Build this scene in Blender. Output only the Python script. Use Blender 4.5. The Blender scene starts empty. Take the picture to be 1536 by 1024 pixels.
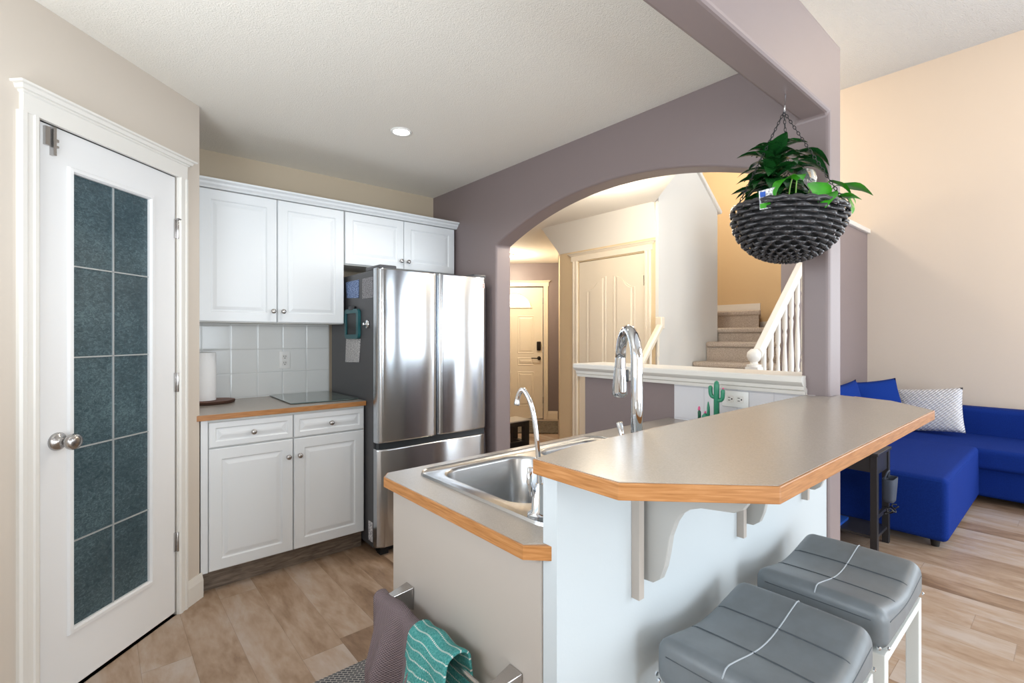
import bpy, bmesh, math, random
from mathutils import Vector, Matrix
from mathutils.geometry import tessellate_polygon
random.seed(4)
C = bpy.context.scene.collection
SC = bpy.context.scene
PI = math.pi
V = Vector

# ---------------------------------------------------------------- camera, world, exposure
YAW = 0.8562
cam_d = bpy.data.cameras.new('camera')
cam = bpy.data.objects.new('camera', cam_d); C.objects.link(cam)
cam.location = (0, 0, 1.30)
cam.rotation_euler = (PI/2, 0, YAW - PI/2)
cam_d.sensor_width = 36.0
cam_d.lens = 731.8/1536*36.0
cam_d.shift_x = (768-780.6)/1536
cam_d.shift_y = (503.9-512)/1536
cam_d.clip_start = 0.02
SC.camera = cam
SC.view_settings.view_transform = 'Standard'
SC.view_settings.look = 'None'
SC.view_settings.gamma = 1
SC.view_settings.use_curve_mapping = False
SC.view_settings.exposure = 0.45
w = bpy.data.worlds.new('world'); SC.world = w; w.use_nodes = True
w.node_tree.nodes['Background'].inputs[0].default_value = (0.75, 0.85, 1.0, 1)
w.node_tree.nodes['Background'].inputs[1].default_value = 1.0

def area(name, loc, rot, sx, sy, power, col, spread=None):
    l = bpy.data.lights.new(name, 'AREA'); l.shape = 'RECTANGLE'; l.size = sx; l.size_y = sy
    l.energy = power; l.color = col
    if spread: l.spread = spread
    o = bpy.data.objects.new(name, l); C.objects.link(o); o.location = loc; o.rotation_euler = rot
    return o
COOL = (0.86, 0.94, 1.0)
# daylight in the window openings of the wall behind the camera (they point into the room)
area('daylight_patio', (0.75, -3.15, 1.15), (PI/2+0.28, 0, 0), 2.0, 2.0, 78, COOL)
area('daylight_living', (4.4, -3.15, 1.22), (PI/2, 0, 0), 2.6, 2.2, 60, COOL)
area('daylight_upper', (4.4, -3.15, 3.1), (PI/2, 0, 0), 2.6, 1.0, 30, COOL)
# added fill tilted up at the kitchen ceiling, from an unseen left-wall window
area('ceiling_fill_side', (-0.84, 0.7, 1.5), (PI/2+0.80, 0, -PI/2), 1.5, 1.1, 36, COOL)
area('daylight_east', (6.05, -1.65, 1.7), (PI/2, 0, PI/2), 2.0, 1.6, 40, COOL)

def lamp(name, loc, power, col, r=0.06, spot=None):
    l = bpy.data.lights.new(name, 'SPOT' if spot else 'POINT')
    l.energy = power; l.color = col; l.shadow_soft_size = r
    if spot: l.spot_size = spot; l.spot_blend = 0.6
    o = bpy.data.objects.new(name, l); C.objects.link(o); o.location = loc
    return o
WARM = (1.0, 0.84, 0.64)
lamp('hall_bulb_glow', (2.72, 2.25, 2.25), 24, (1.0, 0.88, 0.70), 0.10)
lamp('entry_bulb_glow', (4.30, 5.30, 2.28), 34, (1.0, 0.86, 0.66), 0.10)
lamp('stair_bulb_glow', (4.9, 2.6, 3.5), 40, WARM, 0.12)
lamp('living_bulb_glow', (4.6, -1.0, 3.5), 28, (1.0, 0.76, 0.5), 0.15)
lamp('dining_fill', (-0.1, -1.1, 1.9), 9, (1.0, 0.95, 0.88), 0.18)  # unseen fill added to brighten the kitchen; no fixture is modelled
lamp('kitchen_pot_glow', (1.28, 2.488, 2.40), 13, (1.0, 0.95, 0.88), 0.06, spot=2.6)

# ---------------------------------------------------------------- materials
def lin(h):
    h = h.lstrip('#'); o = []
    for i in (0, 2, 4):
        c = int(h[i:i+2], 16)/255
        o.append(c/12.92 if c <= 0.04045 else ((c+0.055)/1.055)**2.4)
    return (*o, 1)

class NT:
    def __init__(s, m): s.t = m.node_tree; s.n = s.t.nodes; s.l = s.t.links
    def node(s, t, **k):
        n = s.n.new(t)
        for a, b in k.items():
            if a.startswith('i_'): n.inputs[a[2:].replace('_', ' ')].default_value = b
            else: setattr(n, a, b)
        return n
    def link(s, a, b): s.l.new(a, b)
    def math(s, op, a, b=None):
        n = s.n.new('ShaderNodeMath'); n.operation = op
        for i, x in enumerate((a, b)):
            if x is None: continue
            if isinstance(x, (int, float)): n.inputs[i].default_value = x
            else: s.l.new(x, n.inputs[i])
        return n.outputs[0]
    def coords(s, scale=(1, 1, 1), kind='Object', rot=(0, 0, 0)):
        tc = s.n.new('ShaderNodeTexCoord'); mp = s.n.new('ShaderNodeMapping')
        mp.inputs['Scale'].default_value = scale; mp.inputs['Rotation'].default_value = rot
        s.l.new(tc.outputs[kind], mp.inputs[0]); return mp.outputs[0]
    def noise(s, vec, scale, detail=3, dist=0, rough=0.5):
        n = s.n.new('ShaderNodeTexNoise'); n.inputs['Scale'].default_value = scale
        n.inputs['Detail'].default_value = detail; n.inputs['Distortion'].default_value = dist
        n.inputs['Roughness'].default_value = rough
        s.l.new(vec, n.inputs['Vector']); return n.outputs[0]
    def ramp(s, fac, stops):
        r = s.n.new('ShaderNodeValToRGB'); e = r.color_ramp.elements
        while len(e) < len(stops): e.new(0.5)
        for x, (p, c) in zip(e, stops): x.position = p; x.color = lin(c) if isinstance(c, str) else c
        s.l.new(fac, r.inputs[0]); return r.outputs[0]
    def bump(s, h, strength, dist=0.002):
        b = s.n.new('ShaderNodeBump'); b.inputs['Strength'].default_value = strength
        b.inputs['Distance'].default_value = dist; s.l.new(h, b.inputs['Height'])
        s.l.new(b.outputs[0], s.n['Principled BSDF'].inputs['Normal'])
    def base(s, c): s.l.new(c, s.n['Principled BSDF'].inputs['Base Color'])

def mat(name, col='#ffffff', rough=0.5, metal=0.0, bump=None, var=None, spec=None, coat=0, emit=None, aniso=0):
    m = bpy.data.materials.new(name); m.use_nodes = True
    p = m.node_tree.nodes['Principled BSDF']
    p.inputs['Base Color'].default_value = lin(col); p.inputs['Roughness'].default_value = rough
    p.inputs['Metallic'].default_value = metal
    if spec is not None: p.inputs['Specular IOR Level'].default_value = spec
    if coat: p.inputs['Coat Weight'].default_value = coat; p.inputs['Coat Roughness'].default_value = 0.1
    if emit: p.inputs['Emission Color'].default_value = lin(emit[0]); p.inputs['Emission Strength'].default_value = emit[1]
    t = NT(m)
    if bump:
        sc, st, di = bump
        t.bump(t.noise(t.coords(), sc, 3), st, di)
    if var:
        sc, c2 = var[0], var[1]
        t.base(t.ramp(t.noise(t.coords(var[2] if len(var) > 2 else (1, 1, 1)), sc, 4), [(0.35, col), (0.65, c2)]))
    return m

M = {}
M['wall_beige'] = mat('beige_paint', '#cfc5b9', 0.75, bump=(260, 0.15, 0.001))
M['wall_back'] = mat('tan_beige_paint', '#c2b39d', 0.75, bump=(260, 0.15, 0.001))
M['wall_purple'] = mat('mauve_grey_paint', '#857878', 0.44, bump=(260, 0.15, 0.001))
M['wall_bar'] = mat('white_bar_paint', '#bfc7cb', 0.6, bump=(200, 0.15, 0.001))
M['wall_orange'] = mat('warm_tan_paint', '#d8cabb', 0.75, bump=(200, 0.15, 0.001))
M['wall_stair'] = mat('tan_paint_warm_lit', '#cfb48c', 0.75, bump=(200, 0.15, 0.001))  # tan wall paint with the stairwell's warm lamp light put into the colour
M['wall_hall'] = mat('warm_hall_paint', '#dcc6a1', 0.7, bump=(200, 0.15, 0.001))
M['wall_white'] = mat('offwhite_paint', '#dcd9d2', 0.7, bump=(200, 0.15, 0.001))
M['ceil'] = mat('stipple_ceiling_paint', '#eeeae2', 0.9, bump=(190, 0.6, 0.005))
M['ceil_high'] = mat('stipple_high_ceiling_paint', '#d6d9dc', 0.9, bump=(120, 1.0, 0.012))
M['trim'] = mat('white_gloss_trim', '#e2dfd9', 0.35)
M['door'] = mat('white_door_paint', '#e6e6e6', 0.4)
M['cream'] = mat('cream_door_paint', '#ece0cb', 0.4)
M['cab'] = mat('white_thermofoil', '#e0e4e7', 0.33)
M['cab_in'] = mat('cabinet_edge_white', '#dfdfdb', 0.4)
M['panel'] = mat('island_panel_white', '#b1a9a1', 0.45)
M['bracket'] = mat('bracket_white_shaded', '#b3b3b0', 0.5)  # white brackets, their shade put into a darker grey
M['chrome'] = mat('chrome', '#dfe2e6', 0.06, 1.0)
M['nickel'] = mat('satin_nickel', '#b9b6b4', 0.25, 1.0)
M['ssink'] = mat('brushed_sink_steel', '#b9bbbd', 0.27, 1.0)
M['black'] = mat('black_metal', '#16171a', 0.45)
M['fridge_side'] = mat('dark_grey_enamel', '#47474a', 0.45, bump=(400, 0.2, 0.0005))
M['dark'] = mat('dark_recess', '#2a2f33', 0.4)
M['lead'] = mat('pale_lead_came', '#b4b9ba', 0.4, 0.4)
M['rubber'] = mat('black_rubber', '#101010', 0.7)
M['white_pl'] = mat('white_plastic', '#eeeeec', 0.35)
M['leather'] = mat('grey_leatherette', '#6c7276', 0.4, bump=(520, 0.10, 0.0005), var=(22, '#72797e'))
M['seam'] = mat('dark_seam_thread', '#4a5157', 0.6)
M['piping'] = mat('light_grey_piping', '#a9b0b7', 0.5)
M['stool_leg'] = mat('white_powder_coat', '#dfe2e0', 0.35)
M['sofa'] = mat('royal_blue_fabric', '#0f2a74', 0.95, spec=0.12, bump=(700, 0.5, 0.0012), var=(160, '#14317f'))
M['sofa2'] = mat('blue_cushion_fabric', '#13327e', 0.95, spec=0.12, bump=(500, 0.5, 0.0012))
M['espresso'] = mat('black_stained_wood', '#26262a', 0.4)
M['green_d'] = mat('dark_green_leaf', '#1b4f20', 0.25, var=(14, '#0f3516'))
M['green_l'] = mat('bright_green_leaf', '#43a51f', 0.3, var=(12, '#2f8a1c'))
M['stem'] = mat('pale_green_stem', '#6f9a3f', 0.5)
M['soil'] = mat('dark_soil', '#2a211b', 0.9)
M['wicker'] = mat('black_resin_wicker', '#363538', 0.28)
M['wicker_in'] = mat('basket_liner', '#121214', 0.8)
M['teal_pl'] = mat('teal_plastic', '#17565c', 0.4)
M['teal_dk'] = mat('dark_teal_plastic', '#143f45', 0.3)
M['cactus'] = mat('cactus_green_plastic', '#2f8768', 0.35)
M['cactus2'] = mat('deep_green_plastic', '#1d5a44', 0.4)
M['pink'] = mat('pink_flower', '#e0568c', 0.4)
M['paper'] = mat('white_paper', '#e9e7e4', 0.8)
M['towelroll'] = mat('paper_towel', '#f1f1f1', 0.9, bump=(160, 0.5, 0.002))
M['bark'] = mat('dark_bark', '#43291b', 0.8, bump=(90, 0.9, 0.004))
M['slice'] = mat('reddish_wood_slice', '#7c4b34', 0.5, var=(20, '#5d3323'))
M['ink'] = mat('grey_ink', '#6f6f74', 0.7)
M['mauve_flower'] = mat('pinkish_artwork', '#9a6a6a', 0.6)
M['book'] = mat('blue_book_cover', '#1d4fa8', 0.4)
M['bag'] = mat('grey_canvas', '#3d4452', 0.85)
M['bronze'] = mat('dark_bronze', '#2b241f', 0.35, 0.6)
M['redink'] = mat('red_print', '#c2604a', 0.5)
M['boardglass'] = mat('grey_green_tempered_glass', '#4f5f5a', 0.15, spec=0.6, coat=0.5)
M['glow'] = mat('lamp_glow', '#ffffff', 0.5, emit=('#fff6e6', 6))
M['daypane'] = mat('daylit_fanlight_glass', '#ffffff', 0.2, emit=('#eaf3ff', 1.7))
M['hallfloor'] = mat('hall_oak_floor', '#c89f63', 0.45, var=(6, '#b98d52', (12, 1, 1)))
M['leg_foot'] = mat('dark_foot', '#1f1d1c', 0.5)
M['benchtop'] = mat('pale_bench_top', '#b9b3ac', 0.4)

def m_glass():
    m = bpy.data.materials.new('clear_water_globe'); m.use_nodes = True
    p = m.node_tree.nodes['Principled BSDF']
    p.inputs['Base Color'].default_value = (0.9, 0.96, 0.98, 1); p.inputs['Roughness'].default_value = 0.03
    p.inputs['Transmission Weight'].default_value = 0.9; p.inputs['IOR'].default_value = 1.3
    return m
M['globe'] = m_glass()

def m_oak():
    m = mat('oak_edge', '#b4763c', 0.4); t = NT(m)
    a = t.noise(t.coords((5, 5, 90)), 3.0, 5, 0.4)
    t.base(t.ramp(a, [(0.3, '#93602f'), (0.5, '#a97340'), (0.72, '#b98553')]))
    return m
M['oak'] = m_oak()

def m_lam():
    m = mat('taupe_laminate', '#a89d92', 0.27); t = NT(m)
    a = t.noise(t.coords(), 330, 2)
    t.base(t.ramp(a, [(0.3, '#9f978e'), (0.7, '#a8a097')]))
    b = t.noise(t.coords(), 180, 3); t.bump(b, 0.02, 0.0004)
    return m
M['lam'] = m_lam()

def m_fridge():
    m = mat('brushed_stainless', '#c8cdd3', 0.22, 1.0); t = NT(m)
    a = t.noise(t.coords((900, 900, 3)), 1.0, 2)
    r = t.n.new('ShaderNodeMapRange'); r.inputs[3].default_value = 0.13; r.inputs[4].default_value = 0.21
    t.link(a, r.inputs[0]); t.link(r.outputs[0], t.n['Principled BSDF'].inputs['Roughness'])
    tg_ = t.n.new('ShaderNodeTangent'); tg_.direction_type = 'RADIAL'; tg_.axis = 'Z'; t.link(tg_.outputs[0], t.n['Principled BSDF'].inputs['Tangent'])
    t.n['Principled BSDF'].inputs['Anisotropic'].default_value = 0.88; t.n['Principled BSDF'].inputs['Anisotropic Rotation'].default_value = 0.25
    return m
M['fridge'] = m_fridge()

def m_planks():
    m = mat('vinyl_plank', '#b39a86', 0.42); t = NT(m)
    tc = t.n.new('ShaderNodeTexCoord'); s = t.n.new('ShaderNodeSeparateXYZ'); t.link(tc.outputs['Object'], s.inputs[0])
    xx = t.math('DIVIDE', t.math('ADD', s.outputs[0], 10 - 0.062), 0.165)
    row = t.math('FLOOR', xx)
    wn = t.n.new('ShaderNodeTexWhiteNoise'); wn.noise_dimensions = '1D'; t.link(row, wn.inputs['W'])
    yy = t.math('ADD', t.math('DIVIDE', s.outputs[1], 1.22), t.math('MULTIPLY', wn.outputs[0], 7.0))
    col = t.math('FLOOR', yy)
    cb = t.n.new('ShaderNodeCombineXYZ'); t.link(row, cb.inputs[0]); t.link(col, cb.inputs[1])
    w2 = t.n.new('ShaderNodeTexWhiteNoise'); w2.noise_dimensions = '3D'; t.link(cb.outputs[0], w2.inputs['Vector'])
    # grain, offset per plank
    off = t.n.new('ShaderNodeVectorMath'); off.operation = 'ADD'
    sc = t.n.new('ShaderNodeVectorMath'); sc.operation = 'MULTIPLY'; sc.inputs[1].default_value = (6, 1.6, 1)
    t.link(tc.outputs['Object'], sc.inputs[0]); t.link(sc.outputs[0], off.inputs[0])
    s3 = t.n.new('ShaderNodeVectorMath'); s3.operation = 'SCALE'; s3.inputs['Scale'].default_value = 30
    t.link(w2.outputs['Color'], s3.inputs[0]); t.link(s3.outputs[0], off.inputs[1])
    g = t.noise(off.outputs[0], 1.3, 5, 0.6, 0.6)
    g2 = t.noise(off.outputs[0], 7.0, 4, 0.3, 0.6)
    tone = t.math('ADD', t.math('MULTIPLY', g, 0.62), t.math('ADD', t.math('MULTIPLY', w2.outputs[0], 0.22), t.math('MULTIPLY', g2, 0.22)))
    c = t.ramp(tone, [(0.32, '#6f5641'), (0.44, '#917760'), (0.55, '#a8917c'), (0.70, '#b7aaa0')])
    fx = t.math('FRACT', xx); fy = t.math('FRACT', yy)
    e1 = t.math('LESS_THAN', fx, 0.010); e2 = t.math('LESS_THAN', fy, 0.0018)
    e = t.math('MAXIMUM', e1, e2)
    mx = t.n.new('ShaderNodeMix'); mx.data_type = 'RGBA'
    t.link(t.math('MULTIPLY', e, 0.45), mx.inputs[0]); t.link(c, mx.inputs[6]); mx.inputs[7].default_value = lin('#5d4838')
    t.base(mx.outputs[2]); t.bump(t.math('SUBTRACT', g2, e), 0.10, 0.001)
    return m
M['planks'] = m_planks()

def m_toe():
    m = mat('toe_kick_woodgrain', '#6d5f52', 0.5); t = NT(m)
    t.base(t.ramp(t.noise(t.coords((3, 3, 22)), 4, 5, 0.5), [(0.3, '#54483d'), (0.7, '#85776a')]))
    return m
M['toe'] = m_toe()

def m_tile(name, axis_u, u0, z0, size, col, grout):
    m = mat(name, col, 0.16); t = NT(m)
    tc = t.n.new('ShaderNodeTexCoord'); s = t.n.new('ShaderNodeSeparateXYZ'); t.link(tc.outputs['Object'], s.inputs[0])
    fu = t.math('FRACT', t.math('DIVIDE', t.math('SUBTRACT', s.outputs[axis_u], u0 - 10*size), size))
    fz = t.math('FRACT', t.math('DIVIDE', t.math('SUBTRACT', s.outputs[2], z0 - 10*size), size))
    g = 0.014
    du = t.math('MINIMUM', fu, t.math('SUBTRACT', 1.0, fu)); dz = t.math('MINIMUM', fz, t.math('SUBTRACT', 1.0, fz))
    d = t.math('MINIMUM', du, dz)
    k = t.math('LESS_THAN', d, g)
    mx = t.n.new('ShaderNodeMix'); mx.data_type = 'RGBA'; t.link(k, mx.inputs[0])
    mx.inputs[6].default_value = lin(col); mx.inputs[7].default_value = lin(grout); t.base(mx.outputs[2])
    h = t.math('MINIMUM', t.math('DIVIDE', d, 0.05), 1.0); t.bump(h, 0.6, 0.0015)
    return m
M['tile'] = m_tile('white_square_tile', 0, 0.633, 1.215, 0.152, '#e6e8e7', '#d2d5d4')
M['tile2'] = m_tile('white_pony_tile', 1, 1.284, 1.215, 0.152, '#d9d8dc', '#cbcacf')

def m_came_glass():
    m = mat('frosted_teal_leaded_glass', '#39494c', 0.22, spec=0.6); t = NT(m)
    v = t.coords((1, 1, 1))
    n1 = t.noise(t.coords((1, 1, 1.6)), 55, 6, 1.3, 0.75); n2 = t.noise(v, 3.5, 2)
    q_ = t.math('ADD', t.math('MULTIPLY', n1, 0.75), t.math('MULTIPLY', n2, 0.35))
    t.base(t.ramp(q_, [(0.38, '#263a42'), (0.54, '#384d55'), (0.70, '#5a7177')]))
    t.bump(t.noise(v, 60, 3, 2.5, 0.7), 0.5, 0.0015)
    return m
M['doorglass'] = m_came_glass()

def m_carpet():
    m = mat('speckled_beige_carpet', '#a2917f', 0.95); t = NT(m)
    n = t.noise(t.coords(), 130, 4, 0, 0.8)
    t.base(t.ramp(n, [(0.3, '#9a8979'), (0.5, '#bbab9c'), (0.7, '#d6cabd')])); t.bump(n, 1.0, 0.008)
    return m
M['carpet'] = m_carpet()

def m_waffle(name, c1, c2):
    m = mat(name, c1, 0.95); t = NT(m)
    uv = t.n.new('ShaderNodeTexCoord'); s = t.n.new('ShaderNodeSeparateXYZ'); t.link(uv.outputs['UV'], s.inputs[0])
    a = t.math('SINE', t.math('MULTIPLY', s.outputs[0], 1100)); b = t.math('SINE', t.math('MULTIPLY', s.outputs[1], 1100))
    h = t.math('MULTIPLY', a, b)
    t.base(t.ramp(t.math('ADD', t.math('MULTIPLY', h, 0.5), 0.5), [(0.2, c1), (0.8, c2)])); t.bump(h, 0.6, 0.002)
    return m
M['towel_grey'] = m_waffle('mauve_waffle_cotton', '#54474b', '#8c7d80')

def m_teal():
    m = mat('teal_striped_terry', '#2a8f93', 0.95); t = NT(m)
    uv = t.n.new('ShaderNodeTexCoord'); s = t.n.new('ShaderNodeSeparateXYZ'); t.link(uv.outputs['UV'], s.inputs[0])
    u, v = s.outputs[0], s.outputs[1]
    f = t.math('FRACT', t.math('MULTIPLY', v, 46.0))
    st = t.math('MULTIPLY', t.math('LESS_THAN', f, 0.16), t.math('GREATER_THAN', t.math('SINE', t.math('MULTIPLY', u, 1400)), -0.3))
    band = t.math('GREATER_THAN', v, 0.42)
    band = t.math('MULTIPLY', band, t.math('LESS_THAN', v, 0.50))
    k = t.math('MAXIMUM', st, t.math('MULTIPLY', band, 0.85))
    n = t.noise(t.coords(), 260, 2)
    mx = t.n.new('ShaderNodeMix'); mx.data_type = 'RGBA'; t.link(k, mx.inputs[0])
    t.link(t.ramp(n, [(0.35, '#2f817e'), (0.65, '#559c98')]), mx.inputs[6]); mx.inputs[7].default_value = lin('#c8cfc9')
    t.base(mx.outputs[2]); t.bump(n, 0.8, 0.003)
    return m
M['towel_teal'] = m_teal()

def m_mat(name, c1, c2, sc):
    m = mat(name, c1, 0.9); t = NT(m)
    v = t.coords((1, 1, 1), rot=(0, 0, 0.78))
    ch = t.n.new('ShaderNodeTexBrick'); t.link(v, ch.inputs[0]); ch.inputs['Scale'].default_value = sc
    ch.inputs['Color1'].default_value = lin(c1); ch.inputs['Color2'].default_value = lin(c1); ch.inputs['Mortar'].default_value = lin(c2)
    ch.inputs['Mortar Size'].default_value = 0.035
    t.base(ch.outputs[0]); t.bump(ch.outputs[1], 0.6, 0.002)
    return m
M['kmat'] = m_mat('grey_woven_mat', '#4e5157', '#a9a7a4', 22)
M['doormat'] = mat('dark_brown_mat', '#4a4238', 0.95, bump=(90, 0.8, 0.004), var=(40, '#6b6152'))

def m_pillow():
    m = mat('white_quilted_cotton', '#dcdce0', 0.85); t = NT(m)
    v = t.n.new('ShaderNodeTexCoord'); s = t.n.new('ShaderNodeSeparateXYZ'); t.link(v.outputs['Object'], s.inputs[0])
    a = t.math('SINE', t.math('MULTIPLY', t.math('ADD', s.outputs[1], s.outputs[2]), 260))
    b = t.math('SINE', t.math('MULTIPLY', t.math('SUBTRACT', s.outputs[1], s.outputs[2]), 130))
    h = t.math('ADD', a, t.math('MULTIPLY', b, 0.4))
    t.base(t.ramp(t.math('ADD', t.math('MULTIPLY', h, 0.36), 0.5), [(0.1, '#b9b9c0'), (0.6, '#e2e2e5')])); t.bump(h, 0.7, 0.004)
    return m
M['pillow'] = m_pillow()

def m_print(name, bg, fg, axis=1, su=120, sz=170):
    m = mat(name, bg, 0.6); t = NT(m)
    n = t.noise(t.coords((su, su, sz)), 1.0, 1)
    t.base(t.ramp(n, [(0.46, bg), (0.56, fg)]))
    return m
M['bluecal'] = m_print('blue_printed_card', '#35507f', '#93a8cf')
M['greysheet'] = m_print('grey_printed_sheet', '#5d5c60', '#a3a2a6', sz=260)
M['listpaper'] = m_print('handwritten_list', '#d5d3d2', '#8a8a90', sz=200)
M['label'] = m_print('white_label_print', '#e0e0e2', '#9a9aa2')
M['cord'] = mat('black_cord', '#141418', 0.5)

# ---------------------------------------------------------------- mesh helpers
ORG = {}
def finish(name, bm, m, parent=None, bevel=0, seg=2, smooth=False, solid=0, sub=0, auto=None):
    bmesh.ops.remove_doubles(bm, verts=bm.verts, dist=1e-5)
    bmesh.ops.recalc_face_normals(bm, faces=bm.faces)
    o_org = V((0, 0, 0))
    if parent is not None: o_org = ORG.get(parent.name, V((0, 0, 0)))
    if o_org.length: bmesh.ops.translate(bm, verts=bm.verts, vec=-o_org)
    me = bpy.data.meshes.new(name); bm.to_mesh(me); bm.free()
    if isinstance(m, str): m = M[m]
    me.materials.append(m)
    o = bpy.data.objects.new(name, me); C.objects.link(o)
    if smooth or auto:
        for p in me.polygons: p.use_smooth = True
    if auto:
        for e in me.edges: pass
        try: me.set_sharp_from_angle(angle=math.radians(auto))
        except Exception: pass
    if parent is not None: o.parent = parent; ORG[o.name] = o_org
    if solid:
        s = o.modifiers.new('s', 'SOLIDIFY'); s.thickness = solid; s.offset = 0
    if sub:
        s = o.modifiers.new('sub', 'SUBSURF'); s.levels = sub; s.render_levels = sub
    if bevel:
        b = o.modifiers.new('b', 'BEVEL'); b.width = bevel; b.segments = seg; b.limit_method = 'ANGLE'; b.angle_limit = 0.7
        if not smooth:
            for p in me.polygons: p.use_smooth = False
    return o

def thing(name, label, cat, loc=(0, 0, 0), group=None):
    o = bpy.data.objects.new(name, None); C.objects.link(o); o.empty_display_size = 0.05
    o.location = loc; o['label'] = label; o['category'] = cat
    if group: o['group'] = group
    ORG[o.name] = V(loc)
    return o
def tag(o, label, cat, group=None):
    o['label'] = label; o['category'] = cat
    if group: o['group'] = group
    return o
def struct(o, label=None):
    o['kind'] = 'structure'
    if label: o['label'] = label
    return o
def sthing(name, label=None, loc=(0, 0, 0)):
    o = bpy.data.objects.new(name, None); C.objects.link(o); o.location = loc; ORG[o.name] = V(loc)
    return struct(o, label)

def BM(): return bmesh.new()
def box(bm, x0, x1, y0, y1, z0, z1):
    vs = [bm.verts.new((x, y, z)) for x in (x0, x1) for y in (y0, y1) for z in (z0, z1)]
    for f in ((0, 1, 3, 2), (4, 6, 7, 5), (0, 4, 5, 1), (2, 3, 7, 6), (0, 2, 6, 4), (1, 5, 7, 3)):
        bm.faces.new([vs[i] for i in f])
    return bm
def bx(*a): return box(BM(), *a)

def frame(O, U, N, Z=V((0, 0, 1))):
    O = V(O); U = V(U).normalized(); N = V(N).normalized()
    return lambda u, v, d: O + U*u + Z*v + N*d
FX = lambda x, s=-1: frame((x, 0, 0), (0, 1, 0), (s, 0, 0))      # plane X=x, u=Y, v=Z
FY = lambda y, s=-1: frame((0, y, 0), (1, 0, 0), (0, s, 0))      # plane Y=y, u=X, v=Z
FZ = lambda z: (lambda u, v, d: V((u, v, z + d)))
R2 = math.sqrt(0.5)

def plate(bm, F, outer, holes, d0, d1):
    loops = [outer] + list(holes)
    tris = tessellate_polygon([[V((u, v, 0)) for u, v in L] for L in loops])
    flat = [p for L in loops for p in L]
    A = [bm.verts.new(F(u, v, d0)) for u, v in flat]
    B = [bm.verts.new(F(u, v, d1)) for u, v in flat]
    for t in tris:
        try:
            bm.faces.new([A[i] for i in t]); bm.faces.new([B[i] for i in reversed(t)])
        except ValueError: pass
    k = 0
    for L in loops:
        n = len(L)
        for i in range(n):
            j = (i+1) % n
            bm.faces.new([A[k+i], A[k+j], B[k+j], B[k+i]])
        k += n
    return bm
def rect(u0, u1, v0, v1): return [(u0, v0), (u1, v0), (u1, v1), (u0, v1)]
def rrect(u0, u1, v0, v1, r, n=6):
    out = []
    for cx, cy, a0 in ((u1-r, v0+r, -PI/2), (u1-r, v1-r, 0), (u0+r, v1-r, PI/2), (u0+r, v0+r, PI)):
        for k in range(n+1):
            a = a0 + PI/2*k/n; out.append((cx+r*math.cos(a), cy+r*math.sin(a)))
    return out

def loft(bm, loops, cap0=False, cap1=True, closed=True):
    L = [[bm.verts.new(p) for p in lp] for lp in loops]
    n = len(L[0])
    for a, b in zip(L, L[1:]):
        for i in range(n if closed else n-1):
            j = (i+1) % n
            bm.faces.new([a[i], a[j], b[j], b[i]])
    if cap0: bm.faces.new(L[0])
    if cap1: bm.faces.new(list(reversed(L[-1])))
    return bm

def tube(bm, pts, r, seg=10, cap=True, closed=False):
    pts = [V(p) for p in pts]; n = len(pts)
    rs = r if isinstance(r, (list, tuple)) else [r]*n
    up = V((0, 0, 1)); t0 = (pts[1]-pts[0]).normalized()
    if abs(t0.dot(up)) > 0.95: up = V((1, 0, 0))
    nrm = (up - t0*up.dot(t0)).normalized(); rings = []
    for i, p in enumerate(pts):
        if closed: t = (pts[(i+1) % n]-pts[i-1]).normalized()
        else: t = (pts[min(i+1, n-1)]-pts[max(i-1, 0)]).normalized()
        nrm = (nrm - t*nrm.dot(t)).normalized(); b = t.cross(nrm)
        rings.append([bm.verts.new(p + (nrm*math.cos(2*PI*k/seg)+b*math.sin(2*PI*k/seg))*rs[i]) for k in range(seg)])
    m = n if closed else n-1
    for i in range(m):
        A, B = rings[i], rings[(i+1) % n]
        for k in range(seg):
            j = (k+1) % seg; bm.faces.new([A[k], A[j], B[j], B[k]])
    if cap and not closed:
        bm.faces.new(list(reversed(rings[0]))); bm.faces.new(rings[-1])
    return bm

def lathe(bm, prof, c=(0, 0, 0), seg=24, axis='Z', F=None):
    rings = []
    for r, z in prof:
        ring = []
        for k in range(seg):
            a = 2*PI*k/seg
            p = V((r*math.cos(a), r*math.sin(a), z))
            if F: p = F(p.x, p.y, p.z)
            else: p = p + V(c)
            ring.append(p)
        rings.append(ring)
    return loft(bm, rings, True, True)

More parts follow.
